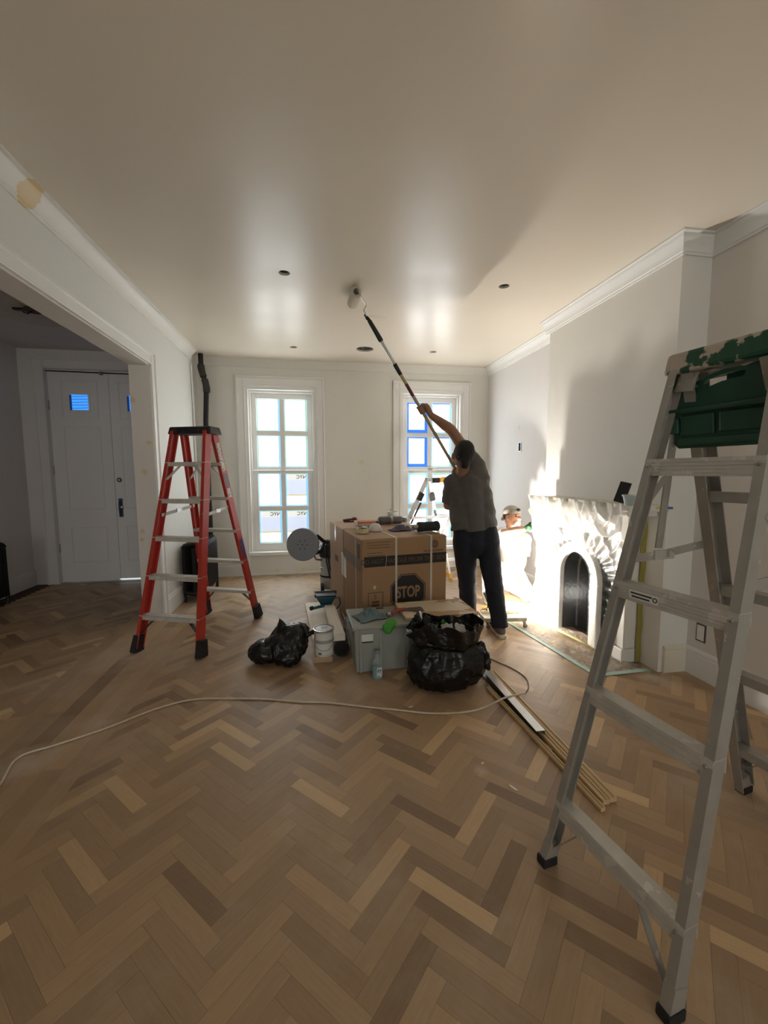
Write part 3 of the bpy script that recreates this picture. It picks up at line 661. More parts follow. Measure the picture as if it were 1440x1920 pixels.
MB().bar((1.905, 2.46, .0035), (1.755, 3.75, .0035), .05, .002, (0, 0, 1)).build('tape_edge', green_tape, fsh)
MB().bar((1.90, 2.455, .0045), (2.31, 2.465, .0045), .04, .002, (0, 0, 1)).build('tape_edge', green_tape, fsh)
MB().tube([(2.05, 3.28, .03), (2.10, 3.12, .024), (2.12, 2.95, .028), (2.13, 2.8, .02)], [.012, .018, .014, .01], 8, flat=.6).build('bunched_tape', masking, fsh, smooth='all')

# ---- things on the mantel
ph = MB().box(-.038, .038, -.006, .006, 0, .15).build('phone', mat('phone_black', (24, 24, 27), .35, var=.1), bevel=.004)
ph.location = at(1160, 942, z=1.185); ph.rotation_euler = (rad(-14), rad(12), rad(-60)); tag(ph, 'black smartphone standing tilted against wall on the mantel shelf', 'phone')
c0 = at(1184, 948, z=1.185)
tub = empty('food_tub', c0, 'small clear plastic tub beside the black phone on mantel', 'tub')
clear_pl = mat('clear_plastic_tub', (200, 214, 214), .2, var=.05, alpha=.55)
MB().lathe([(.04, 0), (.052, .06), (.055, .062), (.05, .062), (.038, .006), (0, .006)], c0, (0, 0, 1), 24).build('cup', clear_pl, tub, smooth=True)
MB().lathe([(.057, .06), (.057, .07), (0, .072)], c0, (0, 0, 1), 24).build('lid', clear_pl, tub, smooth=True)
c0 = at(1212, 949, z=1.185)
bt = empty('small_bottle', c0, 'small white square bottle with black cap on mantel end', 'bottle')
MB().box(c0.x-.025, c0.x+.025, c0.y-.025, c0.y+.025, c0.z, c0.z+.06).build('body', white_pl, bt, bevel=.008)
MB().lathe([(.016, .06), (.016, .075), (0, .076)], c0, (0, 0, 1), 16).build('cap', black_pl, bt, smooth=True)
tg = empty('tape_tail', at(1232, 953, z=1.15), 'loose yellow and blue tape tail sticking out from mantel end', 'tape')
q = at(1230, 953, y=2.40)
MB().bar(q, q+Vector((.05, -.01, .005)), .002, .02, (0, 0, 1)).build('yellow_piece', masking, tg)
MB().bar(q+Vector((.05, -.01, .005)), q+Vector((.11, -.02, .0)), .002, .016, (0, 0, 1)).build('blue_piece', mat('blue_tape_dull', (92, 104, 170), .6, var=.05), tg)

# ================================================================== work lamp
lp = Vector((1.69, 3.70, 0))
wl_ = empty('work_lamp', lp, 'small LED floodlight standing on the floor behind the painter', 'work lamp')
aim = Vector((.90, .08, .42)).normalized(); side = Vector((0, 0, 1)).cross(aim).normalized(); up = aim.cross(side)
lc = lp+Vector((0, 0, .19))
lm = Matrix((side, up, aim)).transposed().to_4x4(); lm.translation = lc
MB().box(-.075, .075, -.055, .055, -.045, 0, lm).build('housing', black_pl, wl_, bevel=.006)
em = mat('led_panel', (255, 250, 240), .4, emit=(255, 236, 205), estr=60)
MB().box(-.06, .06, -.042, .042, .0005, .002, lm).build('led_panel', em, wl_)
st = MB(); st.tube([lc+side*.085+Vector((0, 0, 0)), lp+side*.085+Vector((0, 0, .012)), lp-side*.085+Vector((0, 0, .012)), lc-side*.085], .007, 8); st.build('stand', steel, wl_, smooth=True)
al = D.lights.new('led_light', 'AREA'); al.shape = 'RECTANGLE'; al.size = .12; al.size_y = .084; al.energy = LAMP_W; al.color = (1, .955, .89); al.spread = rad(175)
lo = D.objects.new('led_light', al); COL.objects.link(lo); lo.parent = wl_
ml = Matrix((side, -up, -aim)).transposed().to_4x4(); ml.translation = lc+aim*.006; lo.matrix_parent_inverse = Matrix.Translation(lp).inverted(); lo.matrix_basis = ml

# ================================================================== red stepladder
red = mat('red_fibreglass', (176, 52, 40), .42, var=.12, scale=10, speck=((206, 170, 156), 34, .70))
rubber = mat('black_rubber', (26, 25, 25), .7, var=.15, bump=.1)
capm = mat('black_cap_paint', (34, 34, 34), .5, var=.2, speck=((120, 112, 100), 30, .66))
a = rad(-20.6); rw = Vector((math.cos(a), math.sin(a), 0)); rd = Vector((-math.sin(a), math.cos(a), 0)); RF = Vector((-1.138, 3.332, 0))
def RP(s, t, z): return RF+rw*s+rd*t+Vector((0, 0, z))
rl = empty('red_stepladder', RP(0, .45, 0), 'tall red fibreglass twin stepladder with black cap and worn metal steps', 'ladder')
ZT = 1.745
def rfront(s, z): k = z/ZT; return RP(s*lerp(.285, .165, k), lerp(0, .395, k), z)
def rrear(s, z): k = z/ZT; return RP(s*lerp(.28, .155, k), lerp(.91, .50, k), z)
for fn in (rfront, rrear):
    for s in (-1, 1):
        MB().channel(fn(s, .03), fn(s, ZT), .028, .078, .007, rd, flip=-s).build('rail', red, rl)
        f0, f1 = fn(s, 0), fn(s, .13); off = -rw*s*.0
        MB().bar(f0, f1, .05, .105, rd, .042, .086).build('foot', rubber, rl, bevel=.006)
for zi, z in enumerate((.285, .59, .89, 1.19, 1.49)):
    for fn, sg in ((rfront, -1), (rrear, 1)):
        p0, p1 = fn(-1, z), fn(1, z); m = MB(); c = rd*(-sg*.0)
        m.bar(p0+c, p1+c, .082, .006, (0, 0, 1)); m.bar(p0+rd*sg*.038+Vector((0, 0, -.014)), p1+rd*sg*.038+Vector((0, 0, -.014)), .005, .034, (0, 0, 1)); m.bar(p0-rd*sg*.038+Vector((0, 0, -.012)), p1-rd*sg*.038+Vector((0, 0, -.012)), .005, .024, (0, 0, 1))
        st = m.build('step', alu_step, rl)
        if zi in (0, 4):
            for s in (-1, 1):
                MB().bar(fn(s, z-.14)-rw*s*.012, fn(s, z-.012)-rw*s*.13, .006, .03, rd).build('brace', capm if zi == 0 else alu_step, rl)
for s in (-1, 1):
    mid = (rfront(s, 1.08)+rrear(s, 1.12))/2+Vector((0, 0, -.015))-rw*s*.02
    MB().bar(rfront(s, 1.06)-rw*s*.02, mid, .005, .026, (0, 0, 1)).build('spreader', alu, rl)
    MB().bar(mid, rrear(s, 1.11)-rw*s*.02, .005, .026, (0, 0, 1)).build('spreader', alu, rl)
    MB().bar(mid-rd*.03, mid+rd*.03, .012, .03, (0, 0, 1)).build('spreader_joint', steel, rl)
cm = mtx(RP(0, .365, 1.725), rw, rd)
cap = MB(); cap.box(-.20, .20, 0, .17, 0, .062, cm, tp=.012); capo = cap.build('top_cap', capm, rl, bevel=.01)
MB().box(-.105, .095, -.004, .02, .006, .056, cm).build('cap_panel', black_pl, capo, bevel=.004)
def on_rail(fn, s, z0, z1, name, m_, outw=.001, wd=.05):
    p0, p1 = fn(s, z0)+rw*s*.0012, fn(s, z1)+rw*s*.0012
    MB().bar(p0, p1, .0015, wd, rd).build(name, m_, rl)
sticker = mat('white_sticker', (214, 210, 204), .5, var=.12, scale=60, speck=((90, 90, 96), 90, .56)); stick2 = mat('grey_sticker', (120, 118, 122), .5, var=.2, scale=70); blues = mat('blue_sticker', (58, 62, 118), .5, var=.1, speck=((170, 90, 90), 60, .6))
for z0, z1, mm in ((1.42, 1.66, sticker), (1.28, 1.40, stick2), (1.19, 1.27, sticker), (.62, .80, blues)): on_rail(rrear, 1, z0, z1, 'sticker', mm)

# ================================================================== aluminium stepladder
blk_ink = mat('label_ink', (40, 38, 38), .6)
gcap = mat('green_cap_paint', (28, 74, 52), .45, var=.15, speck=((186, 172, 158), 13, .49))
green = mat('green_shelf_plastic', (36, 74, 56), .42, var=.12, scale=12, speck=((186, 178, 164), 26, .73))
a = rad(-80); aw = Vector((math.cos(a), math.sin(a), 0)); ad = Vector((-math.sin(a), math.cos(a), 0)); AF = Vector((.80, 1.26, 0))
def AP(s, t, z): return AF+aw*s+ad*t+Vector((0, 0, z))
alr = empty('aluminium_stepladder', AP(.24, .5, 0), 'paint-spattered aluminium stepladder with green cap and fold-up green shelf', 'ladder')
AT = 1.73
def af(i, z): k = z/AT; return AP(lerp(*((0, .085) if i == 0 else (.475, .40)), k), lerp(0, .39, k), z)
def ar(i, z): k = z/AT; return AP(lerp(*((.02, .12) if i == 0 else (.46, .37)), k), lerp(1.05, .41, k), z)
for i in (0, 1):
    sg = 1 if i == 0 else -1
    MB().channel(af(i, .03), af(i, AT), .026, .047, .004, ad, flip=sg).build('rail', alu, alr)
    MB().channel(ar(i, .03), ar(i, AT), .036, .074, .004, ad, flip=sg).build('rear_rail', alu, alr)
    for fn in (af, ar):
        p = fn(i, 0)+aw*sg*.012
        MB().box(-.02, .02, -.03, .03, 0, .032, mtx(p, aw, ad)).build('foot', rubber, alr, bevel=.004)
        MB().bar(p+Vector((0, 0, .02)), fn(i, .085)+aw*sg*.012, .03, .05, ad).build('foot_bracket', alu, alr)
for z in (.235, .655, 1.03, 1.44):
    p0, p1 = af(0, z), af(1, z); m = MB()
    m.bar(p0, p1, .05, .005, (0, 0, 1))
    for k in range(5): m.bar(p0-ad*(.024-.0*k)+Vector((0, 0, -.006-.0105*k)), p1-ad*.024+Vector((0, 0, -.006-.0105*k)), .006+.002*(k % 2), .0098, (0, 0, 1))
    m.bar(p0+ad*.023+Vector((0, 0, -.02)), p1+ad*.023+Vector((0, 0, -.02)), .004, .04, (0, 0, 1))
    stp = m.build('step', alu_step, alr)
    if z == 1.03:
        n = (-ad*.041); stc = MB().box(-.05, .05, -.014, .014, 0, .0012, mtx(p0.lerp(p1, .3)-ad*.0275+Vector((0, 0, -.028)), aw, (0, 0, 1))).build('step_label', white_pl, stp)
        for q0, q1, q2 in ((-.044, .03, .005), (-.04, .022, -.006)): MB().box(q0, q1, q2-.0025, q2+.0025, .0012, .0018, mtx(p0.lerp(p1, .3)-ad*.0275+Vector((0, 0, -.028)), aw, (0, 0, 1))).build('label_print', blk_ink, stp)
        plate('label_mark', circ(.04, 0, .008, 16), [circ(.04, 0, .005, 16)], .0006, mtx(p0.lerp(p1, .3)-ad*.0275+Vector((0, 0, -.028)), aw, (0, 0, 1))@Matrix.Translation((0, 0, .0012)), blk_ink, stp)
    for k in (.04, .96): MB().lathe([(.006, 0), (.006, .003), (.003, .005)], p0.lerp(p1, k)-ad*.028+Vector((0, 0, -.02)), -ad, 8).build('rivet', steel, stp)
for z in (.25, .62, .98, 1.33):
    p0, p1 = ar(0, z), ar(1, z)
    m = MB(); m.bar(p0, p1, .05, .004, (0, 0, 1)); m.bar(p0-ad*.024+Vector((0, 0, -.016)), p1-ad*.024+Vector((0, 0, -.016)), .004, .034, (0, 0, 1)); m.build('rear_bar', alu, alr)
MB().bar(af(0, .06)+aw*.02, AP(.13, .05, .21), .004, .022, ad).build('brace', alu, alr)
MB().bar(af(1, .04)-aw*.02, AP(.30, .05, .21), .004, .022, ad).build('brace', alu, alr)
MB().bar(ar(1, .1), AP(.33, .99, .235), .004, .022, ad).build('brace', alu, alr)
MB().bar(ar(0, .1), AP(.15, .99, .235), .004, .022, ad).build('brace', alu, alr)
for i, sg in ((0, 1), (1, -1)):
    p0, p1 = af(i, 1.10)+ad*.02+aw*sg*.004, ar(i, 1.14)-ad*.02+aw*sg*.004; mid = p0.lerp(p1, .42)+Vector((0, 0, -.008))
    MB().bar(p0, mid+ad*.03, .004, .028, (0, 0, 1)).build('spreader', alu, alr)
    MB().bar(mid-ad*.02, p1, .004, .028, (0, 0, 1)).build('spreader', alu, alr)
    MB().bar(mid-ad*.045, mid+ad*.05, .009, .034, (0, 0, 1)).build('spreader_joint', alu_step, alr)
    # pivot arms that carry the shelf
    q0 = AP(.075 if i == 0 else .405, .43, 1.60); q1 = AP(.06 if i == 0 else .42, .40, 1.13)
    MB().bar(q0, q1, .005, .032, ad).build('shelf_arm', alu, alr)
    MB().bar(af(i, 1.27)+ad*.02, AP(.075 if i == 0 else .405, .42, 1.41), .004, .024, ad).build('shelf_brace', alu, alr)
cm = mtx(AP(.062, .365, 1.72), aw, ad)
cp_ = MB(); cp_.box(0, .40, 0, .20, 0, .07, cm, tp=.008); capo = cp_.build('top_cap', gcap, alr, bevel=.012)
MB().box(.10, .40, .165, .198, -.035, .004, cm).build('cap_skirt', green, capo)
MB().bar(af(0, 1.66)+aw*.05, af(0, 1.72)+aw*.055, .004, .06, aw).build('gusset', alu, alr)
# shelf: plate with handle slots, ribs and a lip
sm_ = mtx(AP(.075, .44, 1.48), aw, Vector((0, 0, 1))*.985-ad*.12)@Matrix.Diagonal((1, .86, 1, 1))
hole1 = [(.10, .232), (.11, .246), (.15, .255), (.20, .258), (.215, .254), (.21, .236), (.15, .232), (.11, .220)]
hole2 = [(.025, .222), (.03, .232), (.08, .236), (.085, .228), (.03, .214)]
shelf = plate('paint_shelf', [(.0, .02), (.015, .0), (.31, .0), (.325, .015), (.335, .15), (.325, .19), (.325, .262), (.31, .275), (.235, .275), (.215, .268), (.16, .272), (.11, .262), (.10, .25), (.02, .242), (.01, .19), (-.012, .155), (-.005, .14), (.0, .14)], [hole1, hole2, circ(.268, .245, .012, 14, .016)], .014, sm_, green, alr, bevel=.003)
m = MB(); m.box(-.012, .335, .135, .155, .013, .046, sm_); m.build('shelf_lip', green, shelf, bevel=.006)
for x0, x1, y0, y1, dz in ((.03, .135, .05, .128, -.012), (.15, .29, .055, .128, -.012), (-.002, .028, .06, .12, -.02), (.292, .33, .03, .15, -.02), (.02, .31, .012, .04, -.010)):
    MB().box(x0, x1, y0, y1, .013, .014-dz, sm_).build('shelf_rib', green, shelf, bevel=.004)

# ================================================================== yellow-capped ladder behind the boxes
ym_ = mat('yellow_plastic', (226, 168, 36), .5, var=.08); alu_b = mat('bright_aluminium', (205, 206, 208), .35, .6, var=.08)
YF = 5.0
yl = empty('small_stepladder', (1.42, YF, 0), 'small aluminium folding ladder with black hinges and yellow cap behind the boxes', 'ladder')
T0 = at(799, 897, y=YF); topz = T0.z
def yv(px, py, d=0): return at(px, py, y=YF+d)
for dx_, nm in ((0, 0), (.56, 1)):
    off = Vector((dx_, .06*nm, 0))
    top = yv(803, 898)+off
    fl = yv(765, 978)+off; d1 = (fl-top); fa = top+d1*(top.z/(top.z-fl.z))
    fr = yv(822, 978)+off; d2 = (fr-top); fb = top+Vector((d2.x, d2.y+.12, d2.z))*(top.z/(top.z-fr.z))
    MB().bar(top+Vector((-.02, -.02, 0)), fa+Vector((-.0, -.05, 0)), .03, .05, (1, 0, 0)).build('leg', alu_b, yl)
    MB().bar(top+Vector((.02, .02, 0)), fb, .028, .04, (1, 0, 0)).build('leg', alu_b, yl)
    for k in (.2, .205): MB().bar(top.lerp(fa, .13)+Vector((0, -.03, 0)), top.lerp(fa, .2)+Vector((0, -.035, 0)), .034, .066, (1, 0, 0)).build('hinge', black_pl, yl) if k == .2 else None
    MB().bar(top.lerp(fb, .135)+Vector((0.01, -.0, 0)), top.lerp(fb, .205)+Vector((.01, 0, 0)), .05, .066, (1, 0, 0)).build('hinge', black_pl, yl)
    MB().bar(top.lerp(fa, .22)+Vector((.04, -.03, 0)), top.lerp(fa, .42)+Vector((.04, -.04, 0)), .022, .02, (1, 0, 0)).build('label_strip', mat('dark_label', (52, 44, 42), .5, var=.2), yl)
    for f in (fa+Vector((0, -.05, 0)), fb): MB().lathe([(.03, 0), (.03, .03), (.024, .06)], (f.x, f.y, 0), (0, 0, 1), 12).build('foot', ym_, yl, smooth=True)
    if nm == 0: FA, FB, TP = fa, fb, top
for zk in (.36, .6, .82):
    p = TP.lerp(FA, zk)+Vector((.0, -.045, 0)); MB().bar(p, p+Vector((.56, .06, 0)), .06, .03, (0, 0, 1)).build('rung', alu_b, yl)
    p = TP.lerp(FB, zk); MB().bar(p, p+Vector((.56, .06, 0)), .05, .03, (0, 0, 1)).build('rung', black_pl if zk == .36 else alu_b, yl)
tm = Matrix.Translation(TP)
MB().box(-.03, .04, -.06, .07, -.04, .02, tm).build('corner_clamp', alu_b, yl, bevel=.006)
MB().box(.04, .13, -.07, .09, -.05, .015, tm).build('cap_hinge', black_pl, yl, bevel=.008)
MB().box(.13, .53, -.07, .10, -.045, .018, tm).build('yellow_cap', ym_, yl, bevel=.008)
pp = MB(); pp.grid(lambda u, v: TP+Vector((lerp(.14, .40, u), lerp(-.075, .09, v), .022+.012*noise.noise(Vector((u*6, v*5, 0))))), 16, 8); pp.build('paper_scrap', mat('paper', (232, 230, 222), .7, var=.03), yl, smooth='all')
fl_ = at(843, 1085, z=0)
MB().bar((fl_.x-.05, fl_.y, .33), (fl_.x, fl_.y, .07), .02, .03, (1, 0, 0)).build('stabiliser', alu_b, yl)
MB().bar((fl_.x, fl_.y, .07), (fl_.x+.012, fl_.y, 0), .032, .04, (1, 0, 0)).build('foot', ym_, yl)

# ================================================================== appliance boxes
card = mat('cardboard', (156, 122, 88), .75, var=.08, scale=6, bump=.05, bscale=40); card2 = mat('cardboard_pale', (170, 140, 112), .75, var=.08, scale=6, bump=.05)
blk = mat('box_print_black', (24, 23, 22), .6, var=.06); brn = mat('box_print_brown', (96, 70, 48), .7, var=.05); tan = mat('box_print_tan', (150, 118, 86), .7, var=.05)
strap = mat('white_strap', (196, 190, 178), .5, var=.05); tapec = mat('clear_box_tape', (196, 186, 174), .35, var=.06)
BNL = Vector((.366, 3.245, 0)); ba = math.atan2(.115, .746); bx = Vector((math.cos(ba), math.sin(ba), 0)); by = Vector((-math.sin(ba), math.cos(ba), 0)); BWD, BDP, BH = .755, .655, .87
def bbox(off): return mtx(BNL+by*off, bx, by)
b1 = empty('appliance_box', BNL+bx*.37+by*.33, 'big brown cardboard appliance box printed STOP on its front', 'box')
m1 = bbox(0)
MB().box(0, BWD, 0, BDP, 0, BH, m1).build('carton', card, b1, bevel=.012)
fx = mtx(BNL, bx, (0, 0, 1))                 # front face frame (u right, v up, n toward camera)
def fr(u, v, d=.0012): return fx@Matrix.Translation((u, v, d))
MB().box(.02, BWD-.004, .64, .725, 0, .001, fx).build('warning_band', blk, b1)
text('band_text', 'DO NOT HANDLE FROM THIS SIDE', .052, fr(.37, .682, .0018), brn, b1, bold=.0008, sx=.92)
oc = lambda r: [(.40+r*math.cos(rad(22.5+45*i)), .405+r*1.0*math.sin(rad(22.5+45*i))) for i in range(8)]
plate('octagon_outline', oc(.170), [oc(.163)], .001, fx, blk, b1); plate('octagon', oc(.156), [], .001, fx, blk, b1)
text('stop_text', 'STOP', .132, fr(.40, .405, .002), tan, b1, bold=.004, sx=.66)
plate('handling_frame', [(.05, .29), (.18, .29), (.18, .43), (.05, .43)], [[(.056, .296), (.174, .296), (.174, .424), (.056, .424)]], .001, fx, brn, b1)
text('handling_number', '5', .055, fr(.112, .39), brn, b1)
plate('handling_symbol', rrect(.082, .146, .338, .358, .008), [], .001, fx, brn, b1); plate('handling_symbol', rrect(.082, .146, .31, .332, .008), [], .001, fx, brn, b1)
for k, wv in enumerate((.20, .19, .20, .13, .15, .2)): MB().box(.045, .045+wv, .838-.022*k-(.02 if k > 2 else 0), .843-.022*k-(.02 if k > 2 else 0), 0, .001, fx).build('fine_print', brn, b1)
lg = plate('logo', circ(.64, .80, .036, 32), [circ(.64, .80, .031, 32)], .001, fx, brn, b1); plate('logo_disc', circ(.64, .80, .028, 32), [], .001, fx, brn, lg)
text('logo_letters', 'GE', .036, fr(.64, .80, .002), card, lg, sx=.8)
text('brand_text', 'GE APPLIANCES', .026, fr(.63, .744), brn, b1, bold=.0006)
for u in (.285, .60): MB().bar(fx@Vector((u, 0.01, .003)), fx@Vector((u+.002, BH+.001, .003)), .016, .001, (0, 0, 1), ).build('strap', strap, b1) if False else MB().box(u, u+.017, .0, BH+.003, .0008, .0026, fx).build('strap', strap, b1)
for u in (.285, .60): MB().box(u, u+.017, -.003, BDP, BH+.0005, BH+.0025, m1).build('strap', strap, b1)
for (u, v) in ((.20, .63), (.13, .13)): MB().bar(fx@Vector((u, v, .002)), fx@Vector((u+.012, v+.10, .002)), .004, .002, (0, 0, 1)).build('scratch', strap, b1)
plate('arrow_mark', [(.10, .455), (.115, .455), (.115, .47), (.125, .47), (.108, .49), (.09, .47), (.10, .47)], [], .001, fx, strap, b1)
lf = mtx(BNL, by, (0, 0, 1))                 # left side (u toward far), normal must point left
def lside(u0, u1, v0, v1, off, nm, mm, p, b=BNL): MB().box(-.0012, 0, off+u0, off+u1, v0, v1, mtx(b, bx, by)).build(nm, mm, p)
greyp = mat('box_print_grey', (120, 108, 98), .7, var=.05)
lside(.0, .63, .60, .70, 0, 'side_band', greyp, b1); lside(.05, .14, .70, .82, 0, 'side_print', brn, b1); lside(.18, .2, .02, .86, 0, 'tape', tapec, b1)
lside(.55, BDP, .42, .62, 0, 'side_label', white_pl, b1)
b2 = empty('appliance_box', BNL+bx*.37+by*1.0, 'plain cardboard appliance box standing right behind the printed STOP box', 'box')
MB().box(0.0, BWD, BDP+.02, 1.33, 0, BH, m1).build('carton', card2, b2, bevel=.012)
lside(.35, .40, .70, .87, BDP, 'tape', tapec, b2); lside(.02, .09, .42, .64, BDP, 'side_label', white_pl, b2); lside(.25, .4, .5, .56, BDP, 'side_print', brn, b2)

# ---- clutter on the boxes
TOPZ = BH+.004
def on(px, py, dz=0): p = at(px, py, z=TOPZ); p.z += dz; return p
drk = mat('dark_green_fabric', (40, 46, 40), .8, var=.15, bump=.2, bscale=30)
# dark green cylinder case
p = on(800, 998); q = p+Vector((-.06, .03, .046))
cs = empty('cylinder_case', p, 'dark green cylindrical case lying at the box front edge', 'case')
MB().lathe([(.03, 0), (.044, .006), (.046, .02), (.046, .05), (.043, .054), (.043, .16), (.046, .164), (.046, .2), (.04, .208)], q-bx*.02, bx, 24).build('body', drk, cs, smooth=True)
MB().lathe([(.02, -.045), (.026, -.04), (.026, 0)], q-bx*.02, bx, 16).build('neck', steel, cs, smooth=True)
def rag(name, c, sx, sy, hgt, m, label, seed, rot=0, cat='cloth', drop=None):
    cr, sr = math.cos(rot), math.sin(rot)
    def f(u, v):
        x = (u-.5)*sx; y = (v-.5)*sy; rr = math.hypot(u-.5, v-.5)*2
        e = 1+.22*noise.noise(Vector((math.cos(math.atan2(v-.5, u-.5))*1.5, math.sin(math.atan2(v-.5, u-.5))*1.5, seed)))
        x *= e; y *= e
        z = hgt*(max(0, 1-rr*.9))*(.6+.9*abs(noise.noise(Vector((u*4+seed, v*4, seed)))))+hgt*.5*abs(noise.noise(Vector((u*9, v*9, seed+3))))*max(0, 1.15-rr)+.003
        if drop: z += drop(x, y)
        return (c[0]+x*cr-y*sr, c[1]+x*sr+y*cr, c[2]+z)
    o = MB().grid(f, 36, 36).build(name, m, smooth='all')
    s = o.modifiers.new('solid', 'SOLIDIFY'); s.thickness = .003; s.offset = 1
    return tag(o, label, cat)
rag('rag', on(752, 994), .22, .13, .05, mat('grey_purple_cloth', (88, 84, 104), .85, var=.15, bump=.15), 'crumpled grey purple rag beside the dark green case on box', 2.0, .2, 'rag')
# orange lidded container
p = on(688, 992); oc_ = empty('lidded_container', p, 'white rectangular tub with orange lid on the cardboard box', 'container')
mm = mtx(p, bx, by); MB().box(-.085, .075, 0, .12, 0, .06, mm, tp=-.006).build('tub', mat('milky_tub', (196, 180, 166), .45, var=.05), oc_, bevel=.01)
MB().box(-.095, .085, -.01, .13, .06, .073, mm).build('lid', mat('orange_lid', (206, 124, 88), .5, var=.06), oc_, bevel=.005)
# masking tape roll with a little plane on top
p = on(683, 1001); tr = empty('tape_roll', p, 'roll of cream masking tape lying flat on cardboard box', 'tape roll')
MB().lathe([(.038, 0), (.055, 0), (.055, .04), (.038, .04), (.038, 0)], p+by*.06, (0, 0, 1), 28).build('tape', mat('cream_tape', (204, 194, 150), .6, var=.06), tr, smooth=True)
MB().lathe([(.034, 0), (.0379, 0), (.0379, .04), (.034, .04), (.034, 0)], p+by*.06, (0, 0, 1), 28).build('core', card2, tr, smooth=True)
cl = empty('paper_scraps', p+by*.06+Vector((0, 0, .04)), 'crumpled white paper scrap resting on the cream tape roll', 'paper')
for k in range(1):
    MB().grid(lambda u, v: p+by*.06+Vector(((u-.5)*.09, (v-.5)*.07, .045+.02*abs(noise.noise(Vector((u*5, v*5, 7)))))), 14, 14).build('scrap', mat('scrap_paper', (214, 210, 200), .7, var=.1, speck=((60, 56, 50), 24, .56)), cl, smooth='all')
# dust mask
p = on(706, 996)+by*.04
dm = empty('dust_mask', p, 'white cup dust mask lying on the cardboard box', 'dust mask')
MB().lathe([(.062, 0), (.062, .012), (.055, .04), (.035, .062), (.012, .07), (0, .07)], p, (0, 0, 1), 24).build('cup', mat('mask_white', (214, 210, 200), .8, var=.05, bump=.1), dm, smooth=True)
MB().tube([p+Vector((.06*math.cos(t*.4), .064*math.sin(t*.4)-.01, .03+.02*math.sin(t))) for t in range(8)], .003, 6).build('elastic', black_pl, dm, smooth=True)
# grey drill-like tool
p = on(742, 985)+by*.1
gt = empty('power_tool', p, 'grey cylindrical power tool with silver collar lying on box', 'power tool')
gm = mat('tool_grey', (84, 82, 78), .5, var=.12); z_ = Vector((0, 0, .042))
MB().lathe([(.03, -.15), (.042, -.14), (.042, -.03), (.04, -.028)], p+z_, bx, 20).build('body', gm, gt, smooth=True)
MB().lathe([(.043, -.028), (.043, -.004)], p+z_, bx, 20).build('collar', steel, gt, smooth=True)
MB().lathe([(.04, -.004), (.041, .08), (.034, .1), (.02, .11)], p+z_, bx, 20).build('rear_body', gm, gt, smooth=True)
MB().lathe([(.02, .11), (.03, .12), (.03, .15), (.012, .165)], p+z_, bx, 16).build('chuck', steel, gt, smooth=True)
# yellow tub
p = on(742, 975)+by*.12
yt = empty('yellow_tub', p, 'clear deli tub of yellow paint with ragged rim on box', 'tub')
MB().lathe([(.052, 0), (.06, .055), (0, .055)], p, (0, 0, 1), 24).build('contents', mat('yellow_paint', (220, 172, 66), .45, var=.08), yt, smooth=True)
MB().lathe([(.054, .0), (.064, .075), (.072, .078), (.07, .084), (.062, .08), (.0535, .004)], p, (0, 0, 1), 24).build('cup', clear_pl, yt, smooth=True)
MB().tube([p+Vector((-.05, 0, .08)), p+Vector((-.055, 0, .11)), p+Vector((-.03, 0, .10)), p+Vector((0, 0, .11))], .006, 6).build('torn_lid', clear_pl, yt, smooth=True)
# red tool (caulk gun style) at the far left, black tools
p = on(655, 978)
rt = empty('utility_knife', p, 'dark red hand tool with black grip at the box corner', 'hand tool')
MB().tube([p-bx*.07+Vector((0, 0, .018)), p+Vector((0, 0, .022)), p+bx*.06+Vector((0, 0, .03))], [.014, .018, .012], 12, flat=.7).build('body', mat('dark_red_plastic', (92, 34, 30), .45, var=.1), rt, smooth=True)
MB().bar(p-bx*.07-by*.03+Vector((0, 0, .006)), p+bx*.07-by*.03+Vector((0, 0, .006)), .03, .010, (0, 0, 1)).build('grip', black_pl, rt)
MB().lathe([(.03, 0), (.03, .02), (.02, .032), (0, .034)], p+bx*.06+by*.01+Vector((0, 0, .012)), (0, 0, 1), 16).build('reel', D.materials['dark_red_plastic'], rt, smooth=True)
for (px, py, l, r0, lb) in ((716, 977, .09, .3, 'short black screwdriver lying near the yellow tub on box'), (727, 972, .15, -.15, 'long black trowel handle lying behind the grey power tool')):
    p = on(px, py+9)+by*(.05 if l > .1 else .16); dv = (bx*math.cos(r0)+by*math.sin(r0))
    e = empty('screwdriver' if l < .1 else 'trowel', p, lb, 'hand tool')
    MB().tube([p-dv*l/2+Vector((0, 0, .014)), p+Vector((0, 0, .018)), p+dv*l/2+Vector((0, 0, .014))], [.011, .014, .009], 10).build('handle', black_pl, e, smooth=True)
    MB().bar(p+dv*l/2+Vector((0, 0, .010)), p+dv*(l/2+.07)+Vector((0, 0, .006)), .008 if l < .1 else .04, .004, (0, 0, 1)).build('blade', steel, e)

# ================================================================== grey storage bin and what lies on it
gbin = mat('grey_bin_plastic', (152, 154, 146), .5, var=.05, bump=.02)
BI = Vector((.27, 2.775, 0)); ga = rad(2); gx = Vector((math.cos(ga), math.sin(ga), 0)); gy = Vector((-math.sin(ga), math.cos(ga), 0)); gm_ = mtx(BI, gx, gy)
bn = empty('storage_bin', BI+gx*.4+gy*.17, 'light grey plastic storage bin with lid before the STOP box', 'storage bin')
BL, BDd, BHh = .80, .34, .345
MB().box(0, BL, 0, BDd, 0, BHh-.03, gm_, tp=-.018).build('tub', gbin, bn, bevel=.012)
MB().box(-.032, BL+.032, -.032, BDd+.032, BHh-.03, BHh, gm_).build('lid', gbin, bn, bevel=.01)
for x in (.02, .16, .36, .56, .76): MB().box(x, x+.022, -.022, .0, .01, BHh-.03, gm_).build('rib', gbin, bn, bevel=.004)
